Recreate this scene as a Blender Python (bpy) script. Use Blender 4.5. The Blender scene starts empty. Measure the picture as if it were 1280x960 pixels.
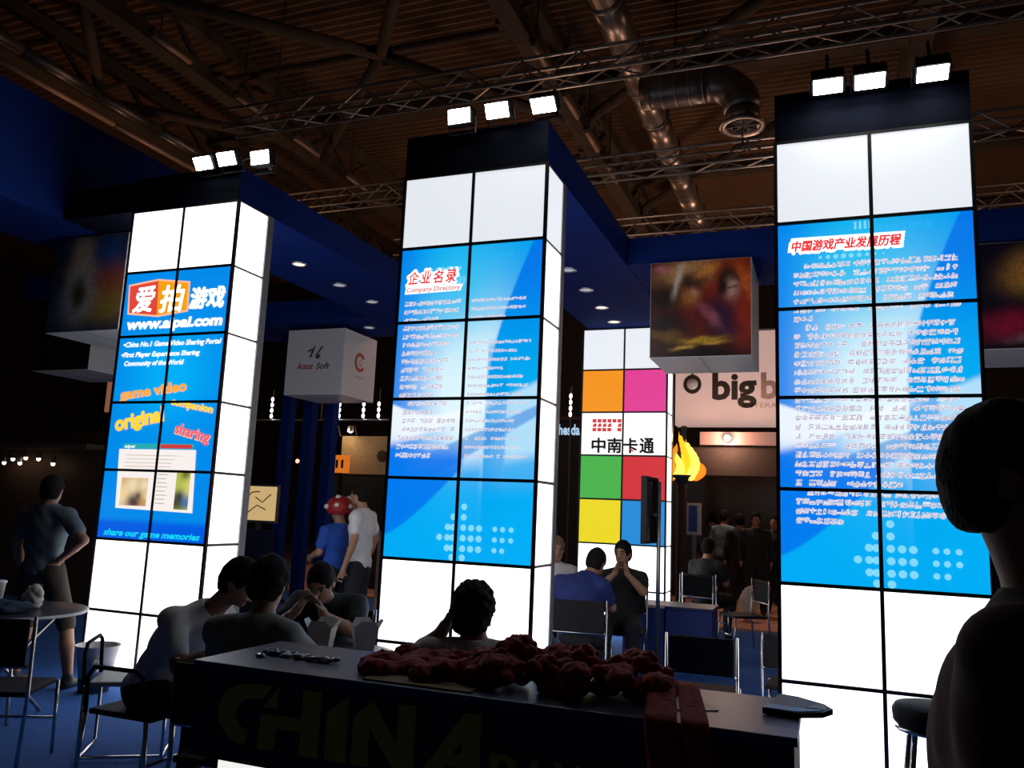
import bpy, bmesh, math, random
import numpy as np
from mathutils import Vector, Matrix
random.seed(7); rng = np.random.default_rng(7)
scene = bpy.context.scene
C = scene.collection

# ------------------------------------------------------------------ camera
yaw, pitch, roll, FPX, CAMZ = 0.3689, 0.1548, 0.0417, 1018.35, 1.5827
fw = Vector((-math.sin(yaw)*math.cos(pitch), math.cos(yaw)*math.cos(pitch), math.sin(pitch)))
rt = Vector((math.cos(yaw), math.sin(yaw), 0)); up = rt.cross(fw)
R_ = math.cos(roll)*rt + math.sin(roll)*up; U_ = -math.sin(roll)*rt + math.cos(roll)*up
cam = bpy.data.cameras.new('camera'); co = bpy.data.objects.new('camera', cam); C.objects.link(co)
M = Matrix((R_, U_, -fw)).transposed().to_4x4(); M.translation = Vector((0, 0, CAMZ)); co.matrix_world = M
cam.sensor_width = 36; cam.lens = 36*FPX/1280; cam.clip_start = 0.05; cam.clip_end = 200
scene.camera = co
# ------------------------------------------------------------------ world, exposure
w = bpy.data.worlds.new('hall_air'); scene.world = w; w.use_nodes = True
w.node_tree.nodes['Background'].inputs[0].default_value = (0.30, 0.24, 0.20, 1)
w.node_tree.nodes['Background'].inputs[1].default_value = 0.03
vs = scene.view_settings
vs.view_transform = 'Standard'; vs.look = 'None'; vs.gamma = 1; vs.exposure = 0.0; vs.use_curve_mapping = False
WHITE = 2.1          # radiance of the white lit panels
PRINT = 1.0          # radiance factor of the printed backlit panels
# warm point lights added to brighten the roof, standing in for far booth lighting
def lamp(name, loc, power, col, r=0.25):
    l = bpy.data.lights.new(name, 'POINT'); l.energy = power; l.color = col; l.shadow_soft_size = r
    o = bpy.data.objects.new(name, l); o.location = loc; C.objects.link(o); return o
for i, (p, e, c) in enumerate([((-13, 12, 5.2), 95, (1, .52, .30)), ((-7, 20, 5.6), 150, (1, .54, .30)),
                               ((-1.0, 19.0, 5.8), 150, (1, .60, .42)), ((6, 14, 5.4), 85, (1, .54, .30)),
                               ((-4.5, 14.0, 5.6), 60, (1, .56, .38))]):
    lamp('hall_fill', p, e, c)

# ------------------------------------------------------------------ materials
MATS = {}
def mat(name, col, rough=.6, metal=0.0, emit=0.0, var=.12, scale=14.0, bump=0.0, bscale=60, spec=.5):
    if name in MATS: return MATS[name]
    m = bpy.data.materials.new(name); m.use_nodes = True; nt = m.node_tree; b = nt.nodes['Principled BSDF']
    b.inputs['Roughness'].default_value = rough; b.inputs['Metallic'].default_value = metal
    b.inputs['Specular IOR Level'].default_value = spec
    tc = nt.nodes.new('ShaderNodeTexCoord'); nz = nt.nodes.new('ShaderNodeTexNoise'); nz.inputs['Scale'].default_value = scale
    nz.inputs['Detail'].default_value = 4
    nt.links.new(tc.outputs['Object'], nz.inputs['Vector'])
    cr = nt.nodes.new('ShaderNodeValToRGB')
    lo = [max(0, c*(1-var)) for c in col]; hi = [min(1, c*(1+var)) for c in col]
    cr.color_ramp.elements[0].color = (*lo, 1); cr.color_ramp.elements[1].color = (*hi, 1)
    cr.color_ramp.elements[0].position = .3; cr.color_ramp.elements[1].position = .7
    nt.links.new(nz.outputs['Fac'], cr.inputs['Fac']); nt.links.new(cr.outputs['Color'], b.inputs['Base Color'])
    if bump:
        n2 = nt.nodes.new('ShaderNodeTexNoise'); n2.inputs['Scale'].default_value = bscale
        nt.links.new(tc.outputs['Object'], n2.inputs['Vector'])
        bp = nt.nodes.new('ShaderNodeBump'); bp.inputs['Strength'].default_value = bump; bp.inputs['Distance'].default_value = .01
        nt.links.new(n2.outputs['Fac'], bp.inputs['Height']); nt.links.new(bp.outputs['Normal'], b.inputs['Normal'])
    if emit:
        b.inputs['Emission Strength'].default_value = emit
        nt.links.new(cr.outputs['Color'], b.inputs['Emission Color'])
        b.inputs['Roughness'].default_value = .35
    MATS[name] = m; return m
def glow(name, col, s, sample=True):
    """a surface that gives off light: lamp glass, backlit acrylic or backlit print"""
    if name in MATS: return MATS[name]
    m = bpy.data.materials.new(name); m.use_nodes = True; b = m.node_tree.nodes['Principled BSDF']
    b.inputs['Base Color'].default_value = (*[min(.5, c*.5) for c in col], 1); b.inputs['Roughness'].default_value = .3
    b.inputs['Emission Color'].default_value = (*col, 1); b.inputs['Emission Strength'].default_value = s
    if not sample: m.cycles.emission_sampling = 'NONE'
    MATS[name] = m; return m
def print_mat(name, strength, emissive=True):
    """printed sheet: colours of the print are stored on the mesh; lit from behind when emissive"""
    if name in MATS: return MATS[name]
    m = bpy.data.materials.new(name); m.use_nodes = True; nt = m.node_tree; b = nt.nodes['Principled BSDF']
    a = nt.nodes.new('ShaderNodeVertexColor'); a.layer_name = 'print'
    b.inputs['Roughness'].default_value = .35
    if emissive:
        b.inputs['Base Color'].default_value = (.05, .05, .06, 1)
        nt.links.new(a.outputs['Color'], b.inputs['Emission Color']); b.inputs['Emission Strength'].default_value = strength
    else: nt.links.new(a.outputs['Color'], b.inputs['Base Color'])
    MATS[name] = m; return m
def srgb(r, g, b):
    f = lambda c: ((c/255+.055)/1.055)**2.4 if c/255 > .04045 else c/255/12.92
    return (f(r), f(g), f(b))

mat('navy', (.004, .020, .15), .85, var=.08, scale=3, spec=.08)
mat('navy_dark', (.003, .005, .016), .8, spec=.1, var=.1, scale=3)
mat('black', (.008, .008, .01), .5)
mat('frame_black', (.012, .013, .018), .45)
mat('steel', (.42, .43, .46), .3, .9, scale=30)
mat('steel_dark', (.10, .10, .11), .45, .7)
mat('chrome', (.6, .62, .66), .18, 1.0, var=.05)
mat('roof_brown', (.15, .085, .045), .85, var=.15, scale=.6)
mat('roof_steel', (.075, .058, .045), .85, .0, var=.15, scale=2, spec=.2)
mat('roof_tube', (.42, .30, .22), .5, .3)
mat('duct', (.42, .36, .32), .35, .85, var=.2, scale=5)
mat('duct_dark', (.22, .21, .20), .4, .8, var=.2, scale=5)
mat('truss_alu', (.30, .28, .26), .4, .8)
mat('carpet', (.010, .105, .42), .95, var=.25, scale=40, bump=.4, bscale=300)
mat('hall_floor', (.10, .07, .06), .8, var=.2, scale=1.5)
mat('hall_carpet', (.60, .28, .20), .9, var=.3, scale=3)
mat('hall_wall', (.018, .014, .013), .9, var=.3, scale=.5)
mat('white_plastic', (.62, .63, .65), .5)
mat('cube_white', (.62, .63, .67), .5, var=.03)
mat('gold', (.50, .33, .03), .45, .0, var=.1)
mat('red_cloth', (.25, .005, .008), .85, var=.35, scale=25, bump=.5, bscale=40)
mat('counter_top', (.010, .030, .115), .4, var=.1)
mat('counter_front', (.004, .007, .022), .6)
mat('skin', (.36, .19, .12), .55, var=.08, scale=20)
mat('skin_tan', (.27, .13, .08), .55, var=.08, scale=20)
mat('hair_black', (.010, .008, .007), .8, spec=.12, var=.3, scale=80, bump=.6, bscale=120)
mat('hair_fair', (.16, .095, .05), .6, var=.3, scale=80)
mat('hair_brown', (.030, .018, .010), .8, spec=.12, var=.3, scale=80, bump=.6, bscale=120)
mat('tee_white', (.62, .62, .64), .85, var=.06, scale=8)
mat('tee_grey', (.26, .28, .27), .85, var=.1, scale=8)
mat('tee_slate', (.11, .15, .17), .85, var=.15, scale=8)
mat('tee_black', (.010, .010, .012), .85)
mat('tee_blue', (.012, .075, .42), .8, var=.12, scale=8)
mat('tee_navy', (.012, .028, .16), .85, var=.12, scale=8)
mat('tee_maroon', (.055, .012, .012), .9, var=.5, scale=9)
mat('jacket_green', (.012, .016, .015), .9)
mat('trousers', (.012, .013, .018), .9)
mat('shorts', (.045, .032, .024), .9, var=.2)
mat('shoe', (.03, .03, .035), .6)
mat('eye', (.02, .015, .012), .3)
mat('lip', (.30, .10, .08), .5)
mat('table_top', (.03, .032, .04), .35)
mat('cream', (.55, .47, .36), .5)
mat('wood_table', (.36, .28, .18), .5, var=.15)
mat('bucket', (.40, .41, .44), .45)
mat('liner', (.03, .032, .045), .4)
mat('hat_red', (.33, .010, .012), .6)
mat('blanket', (.03, .05, .09), .9, var=.4, scale=12)
mat('seat_grey', (.30, .30, .33), .5)
mat('seat_black', (.008, .008, .010), .7, spec=.2)
mat('tan_wall', (.46, .33, .19), .8)
mat('pink_wall', (.80, .62, .56), .7, var=.03)
mat('grey_post', (.30, .31, .33), .4, .4)
mat('blue_counter', (.010, .030, .20), .6, var=.08)
mat('bag_white', (.55, .54, .52), .6)
mat('brown_panel', (.05, .022, .014), .8)
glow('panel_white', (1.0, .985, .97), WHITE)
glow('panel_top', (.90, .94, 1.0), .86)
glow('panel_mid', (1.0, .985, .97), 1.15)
glow('flood_glass', (1.0, .97, .86), 34)
glow('downlight_glass', (1.0, .78, .60), 1.5)
glow('downlight_dim', (.80, .85, .95), .35)

# ------------------------------------------------------------------ mesh helpers
class MB:
    def __init__(s): s.v = []; s.f = []
    def add(s, vs, fs):
        n = len(s.v); s.v += [tuple(p) for p in vs]; s.f += [tuple(i+n for i in f) for f in fs]; return s
    def box(s, a, b):
        (x0, y0, z0), (x1, y1, z1) = a, b
        return s.add([(x0,y0,z0),(x1,y0,z0),(x1,y1,z0),(x0,y1,z0),(x0,y0,z1),(x1,y0,z1),(x1,y1,z1),(x0,y1,z1)],
                     [(0,3,2,1),(4,5,6,7),(0,1,5,4),(1,2,6,5),(2,3,7,6),(3,0,4,7)])
    def cbox(s, c, d): return s.box([c[i]-d[i]/2 for i in range(3)], [c[i]+d[i]/2 for i in range(3)])
    def bbox(s, a, b, r):
        """box with chamfered edges"""
        bm = bmesh.new(); bmesh.ops.create_cube(bm, size=1)
        for v in bm.verts: v.co = Vector([a[i]+(v.co[i]+.5)*(b[i]-a[i]) for i in range(3)])
        bmesh.ops.bevel(bm, geom=bm.edges[:], offset=r, segments=2, affect='EDGES', profile=.6)
        bm.verts.index_update(); s.add([v.co[:] for v in bm.verts], [[v.index for v in f.verts] for f in bm.faces]); bm.free(); return s
    def tube(s, pts, r, n=8, cap=True, r1=None):
        pts = [Vector(p) for p in pts]; N = len(pts); rings = []
        prev = None
        for i, p in enumerate(pts):
            t = (pts[min(i+1, N-1)]-pts[max(i-1, 0)]).normalized()
            if prev is None:
                a = Vector((0, 0, 1)) if abs(t.z) < .9 else Vector((1, 0, 0)); x = t.cross(a).normalized()
            else: x = (prev-t*prev.dot(t)).normalized()
            prev = x; y = t.cross(x); rr = r if r1 is None else r+(r1-r)*i/(N-1)
            rings.append([p+x*math.cos(2*math.pi*k/n)*rr+y*math.sin(2*math.pi*k/n)*rr for k in range(n)])
        vs = [q for rg in rings for q in rg]; fs = []
        for i in range(N-1):
            for k in range(n): fs.append((i*n+k, i*n+(k+1) % n, (i+1)*n+(k+1) % n, (i+1)*n+k))
        if cap: fs += [tuple(range(n-1, -1, -1)), tuple(range((N-1)*n, N*n))]
        return s.add(vs, fs)
    def lathe(s, prof, c, n=20, close=False):
        vs = []; fs = []
        for (r, z) in prof:
            for k in range(n): vs.append((c[0]+r*math.cos(2*math.pi*k/n), c[1]+r*math.sin(2*math.pi*k/n), c[2]+z))
        for i in range(len(prof)-1):
            for k in range(n): fs.append((i*n+k, i*n+(k+1) % n, (i+1)*n+(k+1) % n, (i+1)*n+k))
        if close: fs += [tuple(range(n-1, -1, -1)), tuple(range((len(prof)-1)*n, len(prof)*n))]
        return s.add(vs, fs)
    def prism(s, poly, f0, f1):
        """poly of (a,b); f0/f1 map (a,b) to 3D front and back"""
        n = len(poly); vs = [f0(*p) for p in poly]+[f1(*p) for p in poly]
        return s.add(vs, [tuple(range(n)), tuple(range(2*n-1, n-1, -1))]+[(i, i+n, (i+1) % n+n, (i+1) % n) for i in range(n)])
    def ell(s, c, r, nu=14, nv=9):
        prof = []
        vs = [(c[0], c[1], c[2]-r[2])]; fs = []
        for i in range(1, nv):
            a = -math.pi/2+math.pi*i/nv
            for k in range(nu): vs.append((c[0]+r[0]*math.cos(a)*math.cos(2*math.pi*k/nu), c[1]+r[1]*math.cos(a)*math.sin(2*math.pi*k/nu), c[2]+r[2]*math.sin(a)))
        vs.append((c[0], c[1], c[2]+r[2])); L = len(vs)-1
        for k in range(nu):
            fs.append((0, 1+(k+1) % nu, 1+k)); fs.append((L, 1+(nv-2)*nu+k, 1+(nv-2)*nu+(k+1) % nu))
            for i in range(nv-2): fs.append((1+i*nu+k, 1+i*nu+(k+1) % nu, 1+(i+1)*nu+(k+1) % nu, 1+(i+1)*nu+k))
        return s.add(vs, fs)
    def mesh(s, name):
        me = bpy.data.meshes.new(name); me.from_pydata(s.v, [], s.f); me.validate(); me.update(); return me
    def build(s, name, m, parent=None, smooth=False, loc=None):
        me = s.mesh(name); return link(name, me, m, parent, smooth, loc)
def link(name, me, m, parent=None, smooth=False, loc=None):
    if m is not None and not me.materials: me.materials.append(MATS[m] if isinstance(m, str) else m)
    if smooth: me.polygons.foreach_set('use_smooth', [True]*len(me.polygons))
    o = bpy.data.objects.new(name, me); C.objects.link(o)
    if parent: o.parent = parent
    if loc: o.location = loc
    return o
def tag(o, label=None, cat=None, group=None, kind=None):
    if label: o['label'] = label
    if cat: o['category'] = cat
    if group: o['group'] = group
    if kind: o['kind'] = kind
    return o
def thing(name, label, cat, loc=(0, 0, 0), rz=0, group=None):
    o = bpy.data.objects.new(name, None); C.objects.link(o); o.location = loc; o.rotation_euler = (0, 0, rz)
    o.empty_display_size = .1
    return tag(o, label, cat, group)
def dup(root, loc, rz, label):
    r = root.copy(); C.objects.link(r); r.location = loc; r.rotation_euler = (0, 0, rz); r['label'] = label
    for ch in list(root.children):
        c = ch.copy(); C.objects.link(c); c.parent = r
        for g in list(ch.children):
            d = g.copy(); C.objects.link(d); d.parent = c
    return r
_tx = {}
def text_geo(body, size, bold=0.0, shear=0.0, spacing=1.0):
    """flat letters as vertices/faces in (a,b), baseline at b=0, starting at a=0; also the width"""
    cu = bpy.data.curves.new('t', 'FONT'); cu.body = body; cu.size = size; cu.offset = bold*size; cu.shear = shear
    cu.space_character = spacing; cu.resolution_u = 3
    o = bpy.data.objects.new('t', cu); me = o.to_mesh()
    n = len(me.vertices); co_ = np.empty(n*3); me.vertices.foreach_get('co', co_); co_ = co_.reshape(-1, 3)[:, :2].copy()
    fs = [tuple(p.vertices) for p in me.polygons]; o.to_mesh_clear(); bpy.data.objects.remove(o); bpy.data.curves.remove(cu)
    if n: co_[:, 0] -= co_[:, 0].min()
    return co_, fs
def lettering(name, body, m, parent, place, width=None, height=None, size=1.0, bold=0.0, shear=0.0, rot=0.0, spacing=1.0, fat=0.0):
    """place maps (a,b) to 3D. Letters scaled to the width/height given"""
    v, f = text_geo(body, size, bold, shear, spacing)
    if len(v) == 0: return None
    if width: k = width/np.ptp(v[:, 0]); v[:, 0] *= k; v[:, 1] *= (height/np.ptp(v[:, 1]) if height else k)
    if rot: c, s_ = math.cos(rot), math.sin(rot); v = np.stack([v[:, 0]*c-v[:, 1]*s_, v[:, 0]*s_+v[:, 1]*c], 1)
    mb = MB()
    for (da, db) in (((0, 0),) if not fat else ((0, 0), (fat, 0), (-fat, 0), (0, fat), (0, -fat), (fat*.7, fat*.7), (-fat*.7, fat*.7), (fat*.7, -fat*.7), (-fat*.7, -fat*.7))):
        mb.add([place(a+da, b+db) for a, b in v], f)
    return mb.build(name, m, parent)
def print_sheet(name, fn, place, W, H, nx, nz, m, parent):
    """a grid whose vertices carry the colours fn(a,b) of the print; a,b in 0..W, 0..H (b up)"""
    a = np.linspace(0, W, nx+1); b = np.linspace(0, H, nz+1); A, B = np.meshgrid(a, b)
    col = np.clip(fn(A.ravel(), B.ravel()), 0, 4)
    mb = MB(); vs = [place(x, z) for x, z in zip(A.ravel(), B.ravel())]
    fs = [(j*(nx+1)+i, j*(nx+1)+i+1, (j+1)*(nx+1)+i+1, (j+1)*(nx+1)+i) for j in range(nz) for i in range(nx)]
    me = mb.add(vs, fs).mesh(name)
    at_ = me.color_attributes.new('print', 'FLOAT_COLOR', 'POINT')
    at_.data.foreach_set('color', np.concatenate([col, np.ones((len(col), 1))], 1).astype(np.float32).ravel())
    return link(name, me, m, parent)
def sst(x, a, b): t = np.clip((x-a)/(b-a), 0, 1); return t*t*(3-2*t)
def mix(c, d, t): t = np.asarray(t)[..., None]; return c*(1-t)+np.asarray(d)*t

# ------------------------------------------------------------------ the hall
def struct(name, mb, m): o = mb.build(name, m); return tag(o, kind='structure')
struct('floor', MB().box((-30, -6, -.08), (16, 34, 0)), 'hall_floor')
struct('floor_carpet', MB().box((-12.5, -2, 0), (4.5, 12.6, .006)), 'carpet')
struct('floor_aisle', MB().box((-12.5, 12.9, 0), (8, 22, .006)), 'hall_carpet')
struct('wall_back', MB().box((-30, 27, 0), (16, 27.3, 10.6)), 'hall_wall')
struct('wall_left', MB().box((-30.3, -6, 0), (-30, 27.3, 10.6)), 'hall_wall')
struct('wall_right', MB().box((16, -6, 0), (16.3, 27.3, 10.6)), 'hall_wall')
cm = MB(); n = 170; vs = []
for i in range(n+1):
    y = -6+33.2*i/n
    for dy, dz in ((0, 0), (.05, .07), (.10, .07), (.15, 0)):
        vs += [(-30, y+dy, 10.5+dz), (16, y+dy, 10.5+dz)]
cm.add(vs, [(2*i, 2*i+1, 2*i+3, 2*i+2) for i in range(len(vs)//2-1)])
struct('ceiling', cm, 'roof_brown')

# ------------------------------------------------------------------ roof steel, ducts, trusses
def girder(x, label, y0=1, y1=26.5, z=9.5):
    g = thing('roof_girder', label, 'girder', (x, y0, z))
    MB().box((-.16, 0, -.14), (.16, y1-y0, .14)).build('bottom_chord', 'roof_steel', g)
    MB().box((-.12, 0, .72), (.12, y1-y0, .95)).build('top_chord', 'roof_steel', g)
    k = 0; y = 0.0
    while y < y1-y0-1.6:
        MB().tube([(0, y, .1), (0, y+.85, .75)], .06, 6).build('web_brace', 'roof_steel', g)
        MB().tube([(0, y+.85, .75), (0, y+1.7, .1)], .06, 6).build('web_brace', 'roof_steel', g); y += 1.7
girder(-13.7, 'dark steel roof girder at the far left above the blue wall beam')
girder(-10.9, 'steel roof girder running back above the left light tower')
girder(-4.6, 'steel roof girder running back above the middle light tower')
girder(1.6, 'steel roof girder running back above the right light tower')
for x, ys, lab in ((-10.2, (9.3, 11.4, 13.2, 15.2), 'left girder'), (-4.3, (11.4, 13.1, 14.6, 16.3), 'middle girder')):
    for i, y in enumerate(ys):
        t = thing('tube_lamp', '%s unlit roof tube lamp counted from the camera under the %s' % (('first', 'second', 'third', 'fourth')[i], lab), 'lamp', (x, y, 9.1), 0, 'unlit tube lamps under the roof')
        MB().bbox((-.07, 0, 0), (.07, .95, .09), .02).build('housing', 'roof_steel', t)
        MB().tube([(0, .04, -.03), (0, .91, -.03)], .045, 8).build('tube', 'roof_tube', t, True)
        MB().tube([(0, .2, .09), (0, .2, 1.4)], .015, 6).build('hanger', 'roof_steel', t)
def brace(a, b, label, r=.11):
    d = Vector(b)-Vector(a); t = thing('roof_brace', label, 'brace', a)
    MB().tube([(0, 0, 0), d[:]], r, 8).build('strut', 'roof_steel', t, True)
    for q in ((0, 0, 0), d[:]): MB().cbox(q, (.5, .5, .1)).build('gusset_plate', 'roof_steel', t)
node = (-7.25, 11.6, 9.5)
for e, lab in (((-10.8, 15.1, 9.5), 'to the left girder, far side'), ((-10.8, 8.2, 9.5), 'to the left girder, near side'),
               ((-4.7, 15.0, 9.5), 'to the middle girder, far side'), ((-4.7, 8.2, 9.5), 'to the middle girder, near side')):
    brace(node, e, 'diagonal roof brace from the crossing '+lab)
brace((-10.8, 11.6, 9.55), (-4.7, 11.6, 9.55), 'straight roof brace through the crossing above the middle tower', .07)
brace((-13.6, 11.5, 9.5), (-11.0, 14.0, 9.5), 'short diagonal roof brace between the two left girders')
brace((-13.6, 11.4, 9.5), (-11.0, 8.6, 9.5), 'near diagonal roof brace between the two left girders')
brace((-4.5, 15.2, 9.6), (1.5, 10.2, 9.6), 'long diagonal roof brace right of the middle girder')
brace((-4.5, 20.5, 9.6), (-.4, 16.0, 9.6), 'far diagonal roof brace behind the spiral duct')
brace((-10.8, 19.5, 9.5), (-4.7, 16.5, 9.5), 'far diagonal roof brace behind the middle tower')
for i, y in enumerate((6.5, 14.9, 19.8, 24.0)):
    t = thing('roof_purlin', '%s cross purlin under the brown roof deck' % ('nearest', 'second', 'third', 'farthest')[i], 'purlin', (-14, y, 10.25))
    MB().box((0, -.09, -.10), (22, .09, .14)).build('web', 'roof_steel', t)
    MB().box((0, -.16, -.14), (22, .16, -.10)).build('flange', 'roof_steel', t)

# ribbed pipe along the left girder
t = thing('roof_pipe', 'long pale ribbed pipe running beside the far left girder', 'pipe', (-13.0, 6, 9.2))
for i in range(9): MB().tube([(0, i*1.6, 0), (0, i*1.6+1.55, 0)], .12, 10).build('pipe_segment', 'duct_dark', t, True)
t = thing('roof_pipe', 'thin orange-brown pipe below the far left girder', 'pipe', (-12.9, 6, 8.75))
for i in range(5): MB().tube([(0, i*2.6, 0), (0, i*2.6+2.55, 0)], .055, 8).build('pipe_segment', 'roof_tube', t, True)
# spiral duct
t = thing('spiral_duct', 'long silver spiral air duct running back under the roof', 'duct', (-2.86, 8, 9.0))
for i in range(10):
    MB().tube([(0, i*1.25, 0), (0, i*1.25+1.22, 0)], .25, 16).build('duct_segment', 'duct', t, True)
    MB().tube([(0, i*1.25+1.2, 0), (0, i*1.25+1.27, 0)], .275, 16).build('joint_ring', 'duct_dark', t, True)
# elbow duct
t = thing('elbow_duct', 'dark air duct bending down to a round outlet', 'duct', (-2.5, 11.45, 7.95))
pts = [(0, 0, 0), (.25, 0, 0), (.5, 0, 0), (.75, 0, 0), (1.0, 0, 0)]
arc = [(1.0+.48*math.sin(a), 0, -.48+.48*math.cos(a)) for a in [math.pi/2*k/8 for k in range(1, 9)]]
MB().tube(pts, .26, 18).build('duct_run', 'duct_dark', t, True)
MB().tube([pts[-1]]+arc, .265, 18).build('elbow', 'duct_dark', t, True)
for k in range(5): MB().tube([(.12+k*.2, 0, 0), (.14+k*.2, 0, 0)], .272, 18).build('rib', 'duct', t, True)
MB().tube([(1.48, 0, -.48), (1.48, 0, -.66)], .24, 18).build('outlet_neck', 'duct_dark', t, True)
MB().lathe([(.24, .05), (.33, -.02), (.33, -.05), (.26, -.05), (.2, 0), (.2, .05)], (1.48, 0, -.70), 22).build('outlet_ring', 'duct', t, True)
for k in range(4):
    a = math.pi*k/4; MB().tube([(1.48-.26*math.cos(a), -.26*math.sin(a), -.73), (1.48+.26*math.cos(a), .26*math.sin(a), -.73)], .012, 5).build('grille_bar', 'duct', t)
MB().tube([(.5, 0, .2), (.5, 0, 2.55)], .015, 6).build('hanger', 'roof_steel', t)
MB().tube([(1.48, 0, -.73), (1.48, 0, -1.05)], .012, 6).build('pull_cord', 'duct_dark', t)
# lighting trusses
def truss(y, z, x0, x1, label, hw=.17, seg=.45, m='truss_alu', r=.028):
    t = thing('lighting_truss', label, 'truss', (x0, y, z)); L = x1-x0
    for sy in (-1, 1):
        for sz in (-1, 1): MB().tube([(0, sy*hw, sz*hw), (L, sy*hw, sz*hw)], r, 6).build('chord', m, t)
    n = int(L/seg)
    for (f, nm) in ((lambda x, s: (x, -hw, s*hw), 'front_lattice'), (lambda x, s: (x, hw, s*hw), 'rear_lattice'), (lambda x, s: (x, s*hw, -hw), 'bottom_lattice')):
        mb = MB()
        for i in range(n): s = 1 if i % 2 else -1; mb.tube([f(i*seg, -s), f((i+1)*seg, s)], r*.55, 5)
        mb.build(nm, m, t)
    for k in range(2):
        x = L*(.06+.86*k); MB().tube([(x, 0, hw), (x, 0, 10.5-z)], .012, 5).build('hanging_cable', 'roof_steel', t)
    return t
truss(10.55, 8.0, -9.5, 6, 'long aluminium lighting truss nearest, crossing above all three towers')
truss(14.1, 8.0, -12, 7, 'second lighting truss farther back across the hall')
truss(17.45, 8.0, -10, 7, 'farthest lighting truss hung low behind the blue beams', .2)
# small par lamps on the far truss
for i, (x, y, z) in enumerate(((-3.2, 17.25, 7.499), (-1.4, 17.25, 7.499), (-6.4, 13.93, 7.529), (1.2, 13.93, 7.529))):
    t = thing('truss_spotlight', ('small spotlight on the farthest truss above the poster cube', 'small spotlight on the farthest truss left of the right tower',
              'small spotlight on the second truss left of the middle tower', 'small spotlight on the second truss right of the right tower')[i], 'spotlight', (x, y, z), 0, 'spotlights on trusses')
    MB().lathe([(.05, .16), (.09, .14), (.11, 0), (.10, -.02)], (0, 0, 0), 12).build('can', 'steel_dark', t, True)
    MB().tube([(0, 0, .12), (0, 0, .27)], .015, 6).build('clamp', 'steel_dark', t)
    MB().lathe([(0, -.012), (.098, -.012)], (0, 0, 0), 12).build('lens', glow('spot_lens', (1, .66, .38), 3.0), t)

# ------------------------------------------------------------------ blue booth beams
TW = [(-5.983, 5.508), (-3.114, 5.494), (-.281, 5.622)]
S = .6; TD = .5
def beam(name, a, b, label, downs=(), axis='y', m='navy', front=False):
    t = thing(name, label, 'beam', (a[0], a[1], a[2])); d = [b[i]-a[i] for i in range(3)]
    MB().box((0.004, 0.004, .012), (d[0]-.004, d[1]-.004, d[2])).build('beam_body', m, t)
    # soffit boards underneath, with thin joints
    L = d[1] if axis == 'y' else d[0]; n = max(1, round(L/1.25))
    for i in range(n):
        p, q = L*i/n+.004, L*(i+1)/n-.004
        bx = ((.0, p, 0), (d[0], q, .012)) if axis == 'y' else ((p, 0, 0), (q, d[1], .012))
        MB().box(*bx).build('soffit_board', m, t)
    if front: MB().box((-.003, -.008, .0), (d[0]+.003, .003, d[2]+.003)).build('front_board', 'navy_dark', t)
    for (x, y, g) in downs:
        rg = MB().lathe([(.066, .004), (.070, -.010), (.088, -.010), (.090, .002)], (x-a[0], y-a[1], 0), 20).build('downlight', 'steel', t, True)
        MB().lathe([(0, -.004), (.067, -.004)], (x-a[0], y-a[1], 0), 20).build('lamp_glass', g, rg)
    return t
dw, dd = 'downlight_glass', 'downlight_dim'
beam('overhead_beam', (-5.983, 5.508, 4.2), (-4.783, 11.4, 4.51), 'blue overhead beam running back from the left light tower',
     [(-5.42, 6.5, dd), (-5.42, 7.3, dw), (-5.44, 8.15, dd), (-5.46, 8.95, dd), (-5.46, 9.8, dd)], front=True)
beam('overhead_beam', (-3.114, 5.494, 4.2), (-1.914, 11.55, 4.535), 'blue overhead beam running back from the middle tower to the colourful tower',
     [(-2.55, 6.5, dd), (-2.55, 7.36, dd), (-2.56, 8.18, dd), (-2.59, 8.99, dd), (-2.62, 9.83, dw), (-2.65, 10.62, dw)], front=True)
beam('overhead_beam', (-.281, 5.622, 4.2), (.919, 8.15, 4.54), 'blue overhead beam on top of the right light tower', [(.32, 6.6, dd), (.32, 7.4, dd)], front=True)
beam('cross_beam', (-1.910, 8.16, 4.2), (6.0, 9.25, 4.49), 'blue cross beam behind the battle poster cube', [(1.2, 8.7, dd), (2.4, 8.7, dd)], 'x')
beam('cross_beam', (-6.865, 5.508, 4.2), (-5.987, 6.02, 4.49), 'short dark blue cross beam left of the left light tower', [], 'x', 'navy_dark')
beam('wall_beam', (-7.85, 2.2, 4.2), (-6.87, 7.4, 5.27), 'tall blue wall beam in the upper left corner', [])
beam('cross_beam', (-8.8, 9.7, 4.2), (-5.99, 10.95, 4.5), 'blue cross beam above the white logo cube', [(-6.3, 10.3, dd)], 'x')

# ------------------------------------------------------------------ floodlights
def flood(loc, rx, label):
    t = thing('floodlight', label, 'floodlight', loc, 0, 'floodlights on top of the light towers'); t.rotation_euler = (rx, 0, 0)
    MB().bbox((-.105, -.03, -.068), (.105, .07, .068), .012).build('housing', 'black', t)
    MB().box((-.09, -.036, -.055), (.09, -.0295, .055)).build('glass', 'flood_glass', t)
    MB().tube([(-.112, .03, 0), (-.112, .03, -.12), (.112, .03, -.12), (.112, .03, 0)], .009, 6).build('bracket', 'steel_dark', t)
    MB().tube([(0, .06, -.05), (-loc[0]*0+(-.14 if loc[0] > -4.6 and loc[0] < -4.4 else 0), .30, -.02), ((-.40 if loc[0] > -4.6 and loc[0] < -4.4 else 0), .34, -.02)], .012, 6).build('support_arm', 'steel_dark', t)
    for k in range(5): MB().box((-.09+k*.04, .07, -.055), (-.08+k*.04, .095, .055)).build('cooling_fin', 'black', t)
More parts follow.
